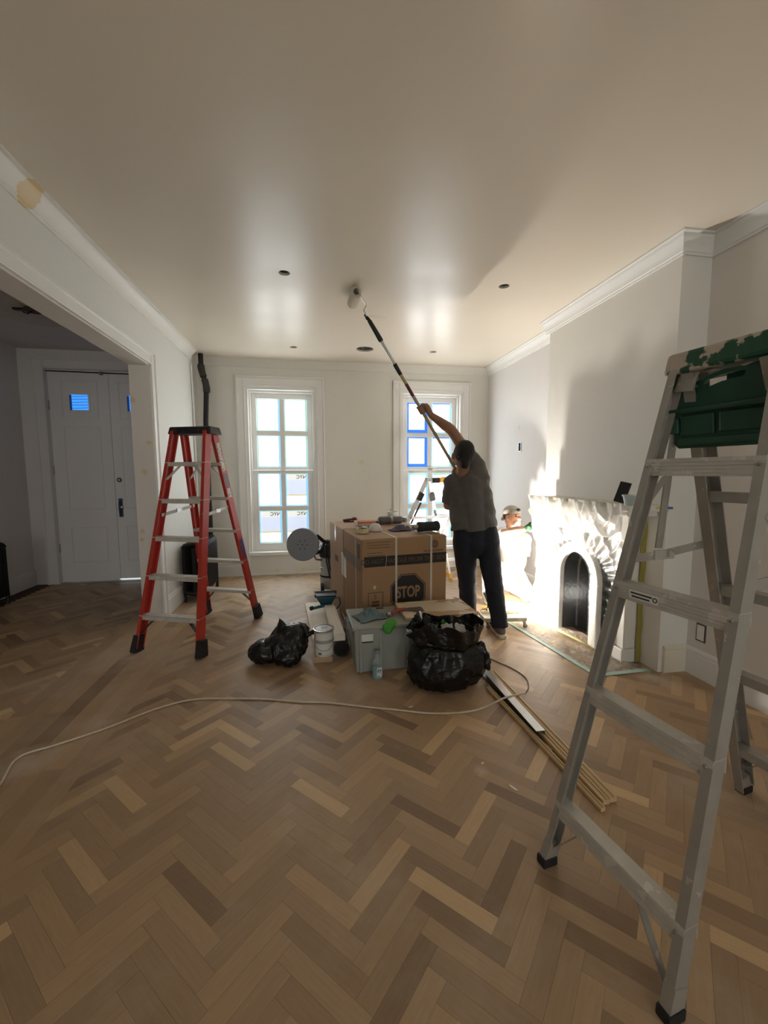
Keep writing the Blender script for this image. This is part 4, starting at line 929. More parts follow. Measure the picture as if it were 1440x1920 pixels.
lb = MB().box(.035, .115, -.0235, -.021, .235, .285, gm_).build('label_card', white_pl, bn); MB().box(.035, .115, -.0245, -.021, .226, .234, gm_).build('label_slot', black_pl, bn)
for x in (.10, .2): MB().box(x, x+.06, BDd-.02, BDd+.0, BHh, BHh+.004, gm_).build('lid_slot', black_pl, bn)
LZ = BHh+.002
def onb(px, py): return at(px, py, z=LZ)
gcl = mat('grey_blue_cloth', (104, 122, 124), .85, var=.1, bump=.15, bscale=25)
cl_c = onb(690, 1160)
clo = rag('work_cloth', (cl_c.x+.01, cl_c.y+.02, LZ), .20, .17, .07, gcl, 'crumpled grey blue work cloth draped over the bin corner', 9.0, .3, 'cloth', drop=lambda x, y: 0)
def hang(u, v):
    s = v*.22
    return (BI.x-.045-.02*math.sin(v*3)-.012*noise.noise(Vector((u*4, v*4, 1))), BI.y+.03+.12*u+.02*noise.noise(Vector((u*3, v*3, 4))), LZ+.012-max(0, s-.06)*.9)
o = MB().grid(hang, 12, 16).build('cloth_tail', gcl, clo, smooth='all'); o.modifiers.new('s', 'SOLIDIFY').thickness = .004
gg = mat('green_rubber', (66, 146, 44), .6, var=.08, bump=.05)
gp = onb(725, 1163); gp.y = BI.y-.035
gr_ = blob('green_glove', [('e', (gp.x, BI.y-.038, LZ-.005), (.05, .018, .03), (0, 0, 0)), ('c', (gp.x-.03, BI.y-.04, LZ-.01), .02, (gp.x-.02, BI.y-.042, LZ-.045), .016), ('c', (gp.x+.01, BI.y-.04, LZ-.01), .022, (gp.x-.0, BI.y-.042, LZ-.04), .018), ('e', (gp.x+.02, BI.y-.01, LZ+.012), (.045, .035, .018))], .006, gg, sm=3)
tag(gr_, 'lime green rubber glove hanging over the bin front edge', 'glove')
# plaster board with trowels
pb_ = mat('plaster_board', (176, 138, 96), .7, var=.1, speck=((206, 190, 164), 5, .5)); pm = mtx(BI+gx*.36+gy*.01, gx, gy)
brd = tag(MB().box(0, .55, .0, .36, LZ, LZ+.022, pm).build('plywood_board', pb_, bevel=.002), 'plywood mixing board smeared with white plaster on the bin', 'board')
brd['label'] = 'plywood mixing board smeared with white plaster on the bin'
pc = BI+gx*.63+gy*.20; 
MB().grid(lambda u, v: (pc.x+(u-.5)*.36*(1+.3*noise.noise(Vector((v*4, 0, 1)))), pc.y+(v-.5)*.2*(1+.3*noise.noise(Vector((u*4, 3, 1)))), LZ+.0225+.005*max(0, 1-((u-.5)**2+(v-.5)**2)*4)*(1+noise.noise(Vector((u*6, v*6, 0))))), 24, 16).build('plaster_smear', mat('wet_plaster', (202, 186, 160), .7, var=.08), brd, smooth='all')
tk = BI+gx*.33+gy*.16
trw = empty('taping_knife', (tk.x, tk.y, LZ+.02), 'wide taping knife with red handle lying on plywood board', 'taping knife')
MB().tube([tk+Vector((-.05, -.035, LZ+.022)), tk+Vector((.0, -.01, LZ+.036)), tk+Vector((.06, .01, LZ+.036))], [.016, .02, .014], 12, flat=.7).build('handle', mat('red_handle', (150, 62, 48), .5, var=.1), trw, smooth=True)
MB().add([tk+Vector(v) for v in ((.06, .0, LZ+.034), (.06, .025, LZ+.034), (.20, .06, LZ+.028), (.20, -.05, LZ+.028), (.06, .0, LZ+.036), (.06, .025, LZ+.036), (.20, .06, LZ+.030), (.20, -.05, LZ+.030))], [(0, 1, 2, 3), (7, 6, 5, 4), (0, 4, 5, 1), (1, 5, 6, 2), (2, 6, 7, 3), (3, 7, 4, 0)]).build('blade', steel, trw)
MB().lathe([(.018, 0), (.02, .012), (.012, .03)], tk+Vector((-.065, -.05, LZ+.02)), (-.8, -.4, .2), 12).build('butt_cap', steel, trw, smooth=True)
g2 = blob('green_glove', [('e', (at(826, 1163, y=2.74).x, 2.735, LZ+.0), (.045, .022, .035), (0, 25, 0)), ('c', (at(826, 1163, y=2.74).x-.03, 2.73, LZ-.015), .018, (at(826, 1163, y=2.74).x-.045, 2.725, LZ-.04), .014)], .006, gg, sm=3)
tag(g2, 'lime green rubber glove tucked behind the open black sack', 'glove')

# ---- spray bottle with blue liquid
p = at(708, 1269, z=0)
sb = empty('spray_bottle', p, 'clear bottle half full of blue liquid standing before the bin', 'bottle')
MB().lathe([(.034, .001), (.037, .006), (.037, .062), (0, .062)], p, (0, 0, 1), 24).build('liquid', mat('blue_liquid', (88, 176, 190), .2, var=.05), sb, smooth=True)
MB().lathe([(.038, .0), (.039, .006), (.039, .10), (.034, .115), (.022, .13), (.018, .14), (.017, .17)], p, (0, 0, 1), 24).build('bottle', mat('clear_bottle', (196, 208, 206), .15, var=.03, alpha=.28), sb, smooth=True)
MB().lathe([(.02, .17), (.02, .185), (.014, .19), (0, .19)], p, (0, 0, 1), 20).build('neck_ring', mat('frosted_neck', (150, 156, 156), .4, alpha=.7), sb, smooth=True)
MB().box(p.x-.01, p.x+.026, p.y-.0405, p.y-.0392, .02, .085).build('label_sheet', sticker, sb)

# ================================================================== black sacks
bagm = D.materials.new('black_bag'); bagm.use_nodes = True
t = NT(bagm); t.b.inputs['Base Color'].default_value = lin((14, 14, 15)); t.b.inputs['Roughness'].default_value = .24
g = t.new('ShaderNodeTexCoord'); v_ = t.new('ShaderNodeTexNoise'); v_.inputs['Scale'].default_value = 9; v_.inputs['Detail'].default_value = 5; v_.inputs['Distortion'].default_value = 2.5; t.link(g.outputs['Object'], v_.inputs['Vector'])
b_ = t.new('ShaderNodeBump'); b_.inputs['Strength'].default_value = .55; b_.inputs['Distance'].default_value = .02; t.link(v_.outputs['Fac'], b_.inputs['Height']); t.link(b_.outputs[0], t.b.inputs['Normal'])
def folds(p, s, k): return abs(noise.noise(Vector((p[0]*s, p[1]*s, p[2]*s*.6))+Vector((k, k, k))))
bc = at(843, 1292, z=0); bc = Vector((bc.x, bc.y+.09, 0))
bgs = empty('rubbish_sack', bc, 'large open black rubbish sack stuffed full, rim standing up', 'rubbish sack')
def sack(u, v):
    th = u*2*pi; h = v
    zz = [0, .0, .03, .09, .17, .25, .30, .36, .43][min(8, int(h*8))]
    def prof(h):
        ks = [(0, .001, .0), (.06, .15, .002), (.14, .22, .02), (.3, .262, .09), (.45, .262, .17), (.6, .235, .24), (.68, .205, .275), (.74, .215, .30), (.86, .228, .365), (1.0, .24, .42)]
        for i in range(len(ks)-1):
            if h <= ks[i+1][0]:
                k = (h-ks[i][0])/(ks[i+1][0]-ks[i][0]); k = k*k*(3-2*k); return lerp(ks[i][1], ks[i+1][1], k), lerp(ks[i][2], ks[i+1][2], k)
        return ks[-1][1:]
    r, z = prof(h); c, s_ = math.cos(th), math.sin(th)
    f = folds((c*1.2, s_*1.2, z*5), 2.1, 3); f2 = folds((c*1.6, s_*1.6, z*3), 4.5, 8)
    r *= 1+.10*noise.noise(Vector((c, s_, z*3+4)))-(.16*f+.10*f2)*(1 if h > .1 else h*10)-.03*math.sin(th*9+z*14)*sst(.5, .75, h)
    r += .02*sst(.62, .72, h)*math.sin(th*4+1)
    z += sst(.75, 1, h)*(.02*math.sin(th*3+.8)+.06*noise.noise(Vector((c*2.2, s_*2.2, 9))))
    if h > .86: r *= 1-.06*sst(.86, 1, h)*math.sin(th*5)
    return (bc.x+r*c*1.06, bc.y+r*s_*.76, max(z, .0015))
o = MB().grid(sack, 110, 70).build('bag', bagm, bgs, smooth='all'); o.modifiers.new('s', 'SOLIDIFY').thickness = .002
def fill(u, v):
    th = u*2*pi; r = .2*v; return (bc.x+r*math.cos(th), bc.y+r*.8*math.sin(th), .30+.05*(1-v)+.05*abs(noise.noise(Vector((math.cos(th)*v*3, math.sin(th)*v*3, 5)))))
MB().grid(fill, 40, 12).build('contents', mat('sack_rubbish', (96, 92, 84), .7, var=.3, scale=18, speck=((200, 196, 186), 14, .6)), bgs, smooth='all')
for k, (dx_, dy_, s_) in enumerate(((.02, .03, .04), (.10, .0, .035))):
    MB().grid(lambda u, v: (bc.x+dx_+(u-.5)*s_*2, bc.y+dy_+(v-.5)*s_*1.2, .345+.05*abs(noise.noise(Vector((u*3+k, v*3, k))))+.03*v), 10, 10).build('paper_ball', mat('crumpled_paper', (206, 206, 204), .7, var=.1) if k == 0 else D.materials['crumpled_paper'], bgs, smooth='all')
hd_ = blob('bag_knot', [('c', (bc.x+.23, bc.y-.06, .26), .03, (bc.x+.25, bc.y-.07, .16), .035), ('c', (bc.x+.245, bc.y-.07, .22), .025, (bc.x+.265, bc.y-.08, .12), .02)], .008, bagm, bgs, sm=3, disp=lambda c: .012*noise.noise(c*30))
def lumps(name, prims, m, label, cat, amp=.03, fr_=9, vox=.009):
    o = blob(name, prims, vox, m, sm=4, disp=lambda c: amp*(abs(noise.noise(c*fr_))-.25)+amp*.4*(abs(noise.noise(c*fr_*2.3))-.2))
    zs = min(v.co.z for v in o.data.vertices)
    for v in o.data.vertices:
        if v.co.z < .002: v.co.z = .002
    return tag(o, label, cat)
s0 = at(528, 1250, z=0)+Vector((0, .09, 0))
lumps('rubbish_bag', [('e', s0+Vector((-.13, .02, .08)), (.12, .12, .09)), ('e', s0+Vector((.03, .03, .11)), (.17, .14, .12)), ('e', s0+Vector((.06, .06, .19)), (.14, .11, .075)), ('e', s0+Vector((.05, -.06, .06)), (.10, .09, .075)), ('c', s0+Vector((.0, .05, .22)), .06, s0+Vector((-.02, .06, .325)), .006), ('c', s0+Vector((.14, .04, .16)), .035, s0+Vector((.23, .02, .20)), .018)], bagm, 'small knotted shiny black rubbish bag beside the paint can', 'rubbish bag', .034, 8)

# ---- paint can on its block
p = at(608, 1238, z=0)+Vector((0, .02, 0))
blk_ = tag(MB().box(p.x-.085, p.x+.06, p.y-.06, p.y+.09, 0, .045).build('wood_block', mat('block_wood', (186, 156, 122), .65, var=.12, stretch=(1, 6, 6)), bevel=.003), 'short offcut of wood block under the paint can', 'wood block')
pcn = empty('paint_can', (p.x, p.y, .045), 'white gallon paint can with metal rim standing on wood block', 'paint can')
cz = Vector((p.x, p.y, .046))
MB().lathe([(.07, 0), (.074, .003), (.074, .008), (.072, .011), (.072, .185), (.074, .188), (.074, .193)], cz, (0, 0, 1), 36).build('body', mat('can_white', (206, 204, 196), .4, var=.04), pcn, smooth=True)
MB().lathe([(.07, .187), (.077, .189), (.078, .197), (.070, .198), (.066, .192), (.062, .192), (.062, .196), (0, .196)], cz, (0, 0, 1), 36).build('rim', steel, pcn, smooth=True)
MB().lathe([(.061, .1965), (.058, .198), (0, .198)], cz, (0, 0, 1), 36).build('lid', mat('can_lid', (222, 226, 228), .4, var=.04), pcn, smooth=True)
MB().box(cz.x-.02, cz.x+.03, cz.y-.02, cz.y+.02, .2445, .2452).build('lid_label', mat('lid_label', (176, 182, 186), .5, var=.08), pcn)
def wrap(z0, z1, a0, a1, r, nm, mm): MB().grid(lambda u, v: (cz.x+r*math.cos(lerp(a0, a1, u)), cz.y+r*math.sin(lerp(a0, a1, u)), cz.z+lerp(z0, z1, v)), 18, 1).build(nm, mm, pcn, smooth='all')
wrap(.02, .175, rad(215), rad(330), .0726, 'paper_label', white_pl); wrap(.10, .125, rad(215), rad(330), .0732, 'label_band', mat('label_grey', (160, 160, 158), .5, var=.1)); wrap(.018, .035, rad(235), rad(255), .0733, 'label_patch', mat('label_patch', (110, 108, 104), .6, var=.3, scale=120))
MB().tube([cz+Vector((.075*math.cos(t), .075*math.sin(t)*1.05-.0, .12-.07*math.sin((t-pi)*1))) for t in [pi+pi*k/12 for k in range(13)]], .0022, 6).build('bail', steel, pcn, smooth=True)

# ---- roll and boards stacked on the floor beside the boxes
whitewood = mat('primed_board', (238, 228, 212), .55, var=.06, scale=5, stretch=(8, 1, 8)); pinky = mat('bare_board', (176, 144, 124), .6, var=.12, stretch=(8, 1, 8))
def board(p0, p1, w, h, m, label, name='trim_board', cat='board', group=None, prof=None):
    o = MB().bar(p0, p1, w, h, (0, 0, 1))
    if prof:
        x, y, z = frame(Vector(p1)-Vector(p0), (0, 0, 1))
        for d in prof: o.bar(Vector(p0)+x*d+Vector((0, 0, h/2)), Vector(p1)+x*d+Vector((0, 0, h/2)), w*.16, .008, (0, 0, 1))
    return tag(o.build(name, m, bevel=.002), label, cat, group)
board((-.02, 4.34, .018), (.07, 3.25, .018), .19, .035, whitewood, 'widest cream primed trim board lying flat beside the boxes', prof=(-.06, .05))
board((.12, 4.28, .062), (.165, 3.06, .152), .10, .05, whitewood, 'narrow cream moulded trim board next to the cardboard tube', prof=(0, .03))
board((.205, 4.22, .015), (.225, 3.15, .015), .05, .03, pinky, 'bare pinkish wood strip lying against the boxes')
board((.26, 4.1, .015), (.315, 3.10, .015), .04, .03, pinky, 'second bare wood strip tight along the box side')
tbe = empty('cardboard_tube', (.19, 3.0, .06), 'black plastic pipe with open end lying beside the bin', 'pipe')
MB().lathe([(.05, 0), (.062, 0), (.062, .02), (.06, .022), (.06, .3), (.05, .3), (.05, 0)], (.185, 3.06, .062), (.02, 1, 0), 28).build('pipe', black_pl, tbe, smooth=True)
tbe['label'] = 'black plastic pipe with open end lying beside the bin'; tbe.name = 'black_pipe'
D.objects['pipe'].data.materials[0] = black_pl

# ================================================================== drywall sander on dust extractor
gdisc = mat('sander_pad', (138, 142, 148), .6, var=.08, scale=20); hose_m = mat('hose_black', (26, 26, 28), .5, var=.1)
vac = empty('dust_extractor', (.185, 4.82, 0), 'white and grey dust extractor with black motor head behind boards', 'dust extractor')
vx, vy = .175, 4.80
MB().lathe([(.10, .06), (.115, .07), (.115, .16), (.125, .165), (.125, .20), (.118, .205), (.118, .30), (.124, .302), (.124, .315), (.118, .318), (.118, .43)], (vx, vy, 0), (0, 0, 1), 28).build('canister', mat('canister_grey', (176, 176, 170), .45, var=.05), vac, smooth=True)
MB().lathe([(.126, .205), (.126, .225)], (vx, vy, 0), (0, 0, 1), 28).build('band', black_pl, vac, smooth=True)
MB().lathe([(.12, .43), (.13, .44), (.13, .55), (.12, .58), (.08, .60), (0, .605)], (vx, vy, 0), (0, 0, 1), 28).build('motor_head', black_pl, vac, smooth=True)
for s_ in (-1, 1): MB().lathe([(.02, -.02), (.075, -.018), (.08, 0), (.075, .018), (.02, .02)], (vx-.10, vy+s_*.10-.06, .08), (1, 0, 0), 24).build('wheel', rubber, vac, smooth=True)
MB().tube([(vx-.1, vy-.06, .40), (vx-.17, vy-.08, .42), (vx-.19, vy-.08, .47), (vx-.165, vy-.08, .46)], .012, 8).build('latch', steel, vac, smooth=True)
sd = empty('drywall_sander', (.17, 4.45, .66), 'long-reach drywall sander with round grey disc resting on the extractor', 'sander')
dcn = at(568, 1021, y=4.35); dn = Vector((-.25, -.95, .05)).normalized()
MB().lathe([(.0, .022), (.165, .02), (.172, .012), (.172, -.012), (.16, -.03), (.1, -.04), (.0, -.045)], dcn, dn, 40).build('disc', gdisc, sd, smooth=True)
x_, y_, z_ = frame(dn)
for k in range(7):
    aa = 2*pi*k/6; rr = .05 if k < 6 else 0
    MB().lathe([(.006, .0201), (.006, .0225), (0, .0226)], dcn+(x_*math.cos(aa)+y_*math.sin(aa))*rr, dn, 10).build('dust_hole', black_pl, sd)
nk = at(612, 1016, y=4.60); n2 = at(640, 1016, y=4.82)
for (o1, mid) in (((.02, .03, .05), (.12, .03, .075)), ((.03, .03, -.12), (.15, .04, -.09))):
    MB().tube([dcn+Vector(o1)+Vector((.05, 0, 0)), dcn+Vector((mid[0]+.03, .06, mid[2])), nk+Vector((-.02, 0, 0)), nk+Vector((.03, 0, 0))], [.018, .022, .02, .022], 10).build('yoke', hose_m, sd, smooth='all')
MB().tube([nk, n2, n2+Vector((.10, .05, -.01))], .024, 12).build('boom', hose_m, sd, smooth=True)
for k in range(3):
    q = [Vector((vx-.02+.02*k, vy-.10-.005*k, .62)), Vector((vx-.06+.02*k, vy-.13, .58)), Vector((vx-.05+.025*k, vy-.14, .40)), Vector((vx-.02+.02*k, vy-.15, .24)), Vector((vx+.02, vy-.15, .14+.03*k))]
    MB().tube(q, .008, 8).build('hose', hose_m, sd, smooth='all')

# teal clamp tool on the boards
tl = mat('teal_tool', (36, 92, 108), .45, var=.12); tcn = Vector((.085, 4.06, .06))
tt = empty('planer', tcn, 'teal power planer with metal sole lying on the trim boards', 'power planer')
MB().add([tcn+Vector(v) for v in ((-.09, -.05, .13), (.11, -.05, .12), (.12, .06, .13), (-.08, .06, .14), (-.04, -.03, .04), (.06, -.03, .035), (.06, .04, .04), (-.04, .04, .045))], [(0, 1, 2, 3), (7, 6, 5, 4), (0, 4, 5, 1), (1, 5, 6, 2), (2, 6, 7, 3), (3, 7, 4, 0)]).build('body', tl, tt, bevel=.008)
MB().box(tcn.x-.085, tcn.x+.105, tcn.y-.045, tcn.y+.055, .195, .203).build('sole', steel, tt, bevel=.002)
MB().box(tcn.x-.1, tcn.x-.085, tcn.y-.05, tcn.y+.06, .185, .21).build('sole_edge', black_pl, tt); MB().box(tcn.x-.1, tcn.x+.12, tcn.y+.056, tcn.y+.075, .185, .215).build('fence', black_pl, tt)
MB().tube([tcn+Vector((-.13, -.06, .02)), tcn+Vector((-.04, -.05, .035)), tcn+Vector((.06, -.04, .05))], [.014, .016, .014], 10).build('handle', tl, tt, smooth='all')
MB().lathe([(.018, -.02), (.022, 0), (.018, .02)], tcn+Vector((-.13, -.06, .025)), (1, .2, .3), 12).build('knob', black_pl, tt, smooth=True)
MB().tube([tcn+Vector((.11, 0, .1)), tcn+Vector((.14, -.02, .11)), tcn+Vector((.15, -.05, .05)), tcn+Vector((.12, -.08, .02)), tcn+Vector((.07, -.09, .012))], .006, 8).build('lead', black_pl, tt, smooth='all')

# ================================================================== roller tray on casters
ty = Vector((1.66, 3.47, 0)); tm_ = mtx(ty, (1, -.12, 0), (.12, 1, 0))
dl = empty('wheeled_tray', ty, 'shallow white wheeled tray on small casters behind the painter feet', 'tray')
dlm = mat('tray_white', (214, 206, 184), .5, var=.06, speck=((236, 232, 222), 9, .58))
m = MB(); m.box(-.17, .22, -.10, .11, .065, .073, tm_); m.box(-.17, .22, -.10, -.088, .073, .1, tm_); m.box(-.17, .22, .098, .11, .073, .1, tm_); m.box(-.17, -.158, -.088, .098, .073, .1, tm_); m.box(.208, .22, -.088, .098, .073, .1, tm_)
m.build('pan', dlm, dl, bevel=.004)
for sx_ in (-.14, .20):
    for sy_ in (-.08, .09):
        c = tm_@Vector((sx_, sy_, 0)); q = MB().bar(c+Vector((0, 0, .065)), c+Vector((.012, 0, .02)), .022, .02, (1, 0, 0)).build('caster', steel, dl); MB().lathe([(.018, -.008), (.018, .008)], c+Vector((.012, 0, .0181)), (0, 1, 0), 14).build('wheel', mat('grey_wheel', (110, 116, 124), .5), q, smooth=True)

# ================================================================== mouldings, channel and flex on the floor
for (pa, pb_, w_, h_, lb) in ((at(1150, 1500, z=.012), at(925, 1262, z=.012), .035, .022, 'pine moulding strip outermost beside the ladder, longest of three'), (at(1137, 1505, z=.012), at(918, 1268, z=.012), .030, .02, 'pine moulding strip in the middle, touching the metal channel'), (at(1131, 1519, z=.01), at(915, 1290, z=.01), .022, .016, 'thin pine strip apart on the sack side of metal channel')):
    x, y, z = frame(pa-pb_, (0, 0, 1)); m = MB(); m.bar(pb_, pa, w_, h_, (0, 0, 1)); m.bar(pb_+Vector((0, 0, h_/2+.003))+x*w_*.25, pa+Vector((0, 0, h_/2+.003))+x*w_*.25, w_*.35, .006, (0, 0, 1))
    tag(m.build('pine_moulding', wood_raw, bevel=.0015), lb, 'moulding', 'pine mouldings on floor')
pa, pb_ = at(1022, 1376, z=.025), at(912, 1255, z=.025)
ch = MB().channel(pb_, pa, .05, .04, .0025, (0, 0, 1), flip=-1).build('metal_channel', mat('galvanised_steel', (150, 152, 152), .3, .85, var=.12, scale=12)); tag(ch, 'galvanised steel U channel lying between the pine mouldings', 'metal channel')
def cable(name, pts, r, m, label, cat='cable', z=None, n=8, sub=10):
    P = [Vector((p[0], p[1], p[2] if len(p) > 2 else r+.001)) for p in pts]; out = []
    for i in range(len(P)-1):
        a_, b_, c_, d_ = P[max(i-1, 0)], P[i], P[i+1], P[min(i+2, len(P)-1)]
        for k in range(sub):
            t = k/sub; out.append(.5*((2*b_)+(c_-a_)*t+(2*a_-5*b_+4*c_-d_)*t*t+(3*b_-a_-3*c_+d_)*t**3))
    out.append(P[-1]); o = MB().tube(out, r, n).build(name, m, smooth='all'); return tag(o, label, cat)
px_ = [(-60, 1560), (0, 1470), (35, 1420), (110, 1395), (200, 1365), (290, 1330), (360, 1312), (430, 1310), (500, 1311), (560, 1316), (620, 1318), (690, 1326), (745, 1331), (800, 1337), (850, 1337), (895, 1331)]
cbm = mat('twisted_flex', (206, 192, 168), .6, var=.25, scale=60)
cable('twisted_flex', [at(x, y, z=.006) for x, y in px_]+[at(928, 1317, z=.045), at(945, 1309, z=.048), at(968, 1303, z=.04)]+[at(985, 1300, z=.012)], .0055, cbm, 'beige twisted flex trailing across the floor before the sacks')
cable('thin_black_cord', [at(x, y, z=.004) for x, y in ((985, 1300), (991, 1288), (985, 1270), (960, 1253), (930, 1240), (905, 1228))], .0032, black_pl, 'thin black cord curling beside the large sack')
cable('yellow_plug_cord', [at(x, y, z=.01) for x, y in ((850, 1120), (880, 1130), (893, 1146), (905, 1142), (918, 1134))]+[(lp.x-.09, lp.y-.02, .02), (lp.x-.03, lp.y, .12)], .004, black_pl, 'black extension lead with yellow plug behind the painter legs')
q = at(911, 1139, z=.02); pl_ = MB().tube([q+Vector((-.03, 0, -.005)), q, q+Vector((.03, .02, .012))], [.012, .015, .01], 10).build('plug', ym_, D.objects['yellow_plug_cord'], smooth=True)
p = at(1266, 1389, z=0); o = blob('rubber_foot_pad', [('e', (p.x, p.y, .012), (.03, .016, .012)), ('c', (p.x-.02, p.y, .014), .008, (p.x-.03, p.y-.01, .026), .006)], .004, rubber, sm=2); tag(o, 'small stray black rubber pad lying alone on floor by ladder', 'rubber pad')

# ================================================================== radiators, pipe, boxes in walls
def radiator(x0, x1, y0, n, pitch, hgt, label):
    r = empty('radiator', ((x0+x1)/2, y0, 0), label, 'radiator')
    for k in range(n):
        y = y0+pitch*k; m = MB(); xs_ = [lerp(x0+.02, x1-.02, j/2) for j in range(3)]
        for x in xs_: m.tube([(x, y, .09), (x, y, hgt-.05)], .019, 8)
        m.tube([(xs_[0]-.01, y, hgt-.05), (xs_[0]+.01, y, hgt-.02), (xs_[1], y, hgt), (xs_[2]-.01, y, hgt-.02), (xs_[2]+.01, y, hgt-.05)], .022, 8)
        m.tube([(xs_[0]-.01, y, .10), (xs_[1], y, .085), (xs_[2]+.01, y, .10)], .024, 8)
        if k in (0, n-1):
            for x in (xs_[0], xs_[2]): m.tube([(x, y, .09), (x+.004, y-.004, .04), (x, y-.008, 0)], [.02, .015, .02], 8)
        m.build('section', black_iron, r, smooth=True)
    MB().tube([(x1-.04, y0-.03, .11), (x1-.04, y0-.07, .11), (x1-.04, y0-.08, .06)], [.016, .022, .014], 10).build('valve', brass, r, smooth=True)
    return r
radiator(-1.425, -1.19, 4.72, 11, .06, .64, 'black cast iron radiator behind the red ladder')
radiator(-3.46, -3.30, 4.62, 8, .06, .66, 'black cast iron radiator on the hall wall')
pp_ = [at(x, y, y=5.64) for x, y in ((376, 668), (377, 693), (387, 722), (386, 790), (388, 1072))]
rs = empty('riser_pipe', (pp_[4].x, 5.64, 0), 'black steam riser pipe with offset elbows in the room corner', 'pipe')
MB().tube([Vector((pp_[0].x, 5.64, H-.002)), pp_[1]], .03, 14).build('upper_pipe', black_iron, rs, smooth=True)
MB().tube([pp_[2], pp_[3], Vector((pp_[3].x, 5.64, 0))], .031, 14).build('lower_pipe', black_iron, rs, smooth=True)
irn = mat('pipe_fitting', (58, 54, 48), .6, .3, var=.25)
for c, t_ in ((pp_[1], 0), (pp_[2], 1)):
    dv = (pp_[2]-pp_[1]).normalized(); MB().tube([c+Vector((0, 0, .06 if t_ == 0 else -.09)), c+Vector((0, 0, .03 if t_ == 0 else -.04)), c+dv*(.05 if t_ == 0 else -.03)+Vector((0, 0, -.0)), c+dv*(.09 if t_ == 0 else -.07)], [.042, .044, .04, .042], 12).build('elbow', irn, rs, smooth=True)
MB().tube([pp_[1], pp_[2]], .03, 12).build('offset_pipe', black_iron, rs, smooth=True)
thin = MB().tube([(XL+.012, 5.5, 2.72), (XL+.014, 5.52, 2.2), (XL+.012, 5.52, .2)], .011, 10).build('thin_pipe', trim_m, smooth=True); tag(thin, 'thin white painted pipe running down beside the black riser', 'pipe')
c0 = at(975, 838, x=XR)
eb = empty('electrical_box', c0, 'dark open electrical box cut high in the bay wall', 'electrical box')
MB().box(XR-.004, XR-.0005, c0.y-.028, c0.y+.028, c0.z-.05, c0.z+.05).build('opening', dark_gap, eb); 
m = MB(); m.box(XR-.007, XR-.003, c0.y-.034, c0.y-.028, c0.z-.056, c0.z+.056); m.box(XR-.007, XR-.003, c0.y+.028, c0.y+.034, c0.z-.056, c0.z+.056); m.box(XR-.007, XR-.003, c0.y-.028, c0.y+.028, c0.z+.05, c0.z+.056); m.box(XR-.007, XR-.003, c0.y-.028, c0.y+.028, c0.z-.056, c0.z-.05); m.build('rim', steel, eb)
c0 = Vector((XN, 2.325, .31))
ob = empty('wall_outlet', c0, 'uncovered white wall outlet above the near baseboard', 'outlet')
MB().box(XN-.003, XN-.0005, c0.y-.036, c0.y+.036, c0.z-.062, c0.z+.062).build('cutout', mat('patch_grey', (96, 88, 78), .8), ob)
MB().box(XN-.009, XN-.003, c0.y-.024, c0.y+.026, c0.z-.052, c0.z+.052).build('receptacle', white_pl, ob, bevel=.002)
for dz in (-.025, .025): MB().box(XN-.011, XN-.009, c0.y-.014, c0.y+.014, c0.z+dz-.014, c0.z+dz+.014).build('socket_face', trim_m, ob, bevel=.002)

# ================================================================== paint roller on its pole
PA = W(690, 597, 3.55); PB = W(862, 893, 3.70); pd = (PB-PA).normalized()
def onpole(py):          # point of the pole seen at image row py
    best = min((abs((960-CF*(PA.lerp(PB, k/400)-CO).dot(_u)/(PA.lerp(PB, k/400)-CO).dot(_f))-py), k) for k in range(0, 401)); return PA.lerp(PB, best[1]/400)
pr = empty('paint_roller', PB, 'paint roller on long telescopic pole pressed against the ceiling', 'paint roller')
p1, p2, p3 = onpole(640), onpole(686), onpole(720)
grip = mat('grip_black', (24, 30, 26), .5, var=.1)
MB().tube([PA-pd*.02, PA, PA+pd*.03, PA.lerp(p1, .6), p1-pd*.02, p1], [.006, .012, .018, .020, .022, .019], 14).build('handle', grip, pr, smooth='all')
MB().tube([PA-pd*.03+Vector((-.014, 0, .004)), PA+pd*.01+Vector((-.016, 0, 0)), PA+pd*.02], .006, 8).build('handle_hook', grip, pr, smooth='all')
MB().tube([p1-pd*.01, p2], .0125, 14).build('pole_upper', mat('pole_white_metal', (196, 194, 186), .35, .4, var=.06), pr, smooth=True)
MB().tube([p2-pd*.02, p2, p2+pd*.03, p2+pd*.085], [.017, .019, .018, .017], 14).build('twist_lock', grip, pr, smooth='all')
MB().tube([p2+pd*.06, PB+pd*.10], .0145, 14).build('pole_lower', mat('pole_bamboo', (176, 156, 116), .5, var=.08), pr, smooth=True)
MB().tube([p3, p3+pd*.12], .0151, 14).build('pole_label', mat('maroon_label', (96, 40, 48), .5, var=.25, scale=50), pr, smooth=True)
MB().tube([p3+pd*.12, p3+pd*.19], .0151, 14).build('pole_label', mat('pale_label', (176, 160, 150), .5, var=.2, scale=60), pr, smooth=True)
rc0 = at(668, 547, z=H-.049); rc1 = at(660, 572, z=H-.049); rdv = (rc1-rc0).normalized(); rc1 = rc0+rdv*.24
MB().lathe([(.030, 0), (.044, .006), (.047, .02), (.047, .22), (.044, .236), (.030, .24)], rc0, rdv, 24).build('cover', mat('roller_nap', (206, 196, 176), .9, var=.08, bump=.5, bscale=120), pr, smooth=True)
MB().lathe([(.022, -.012), (.024, .0)], rc0, rdv, 18).build('end_cap', mat('cap_grey', (84, 80, 74), .5), pr, smooth=True)
k0 = rc0-rdv*.012
MB().tube([k0, k0-rdv*.03, W(687, 572, 3.54), W(682, 582, 3.54), PA-pd*.02], .0042, 8).build('wire_frame', steel, pr, smooth=True)

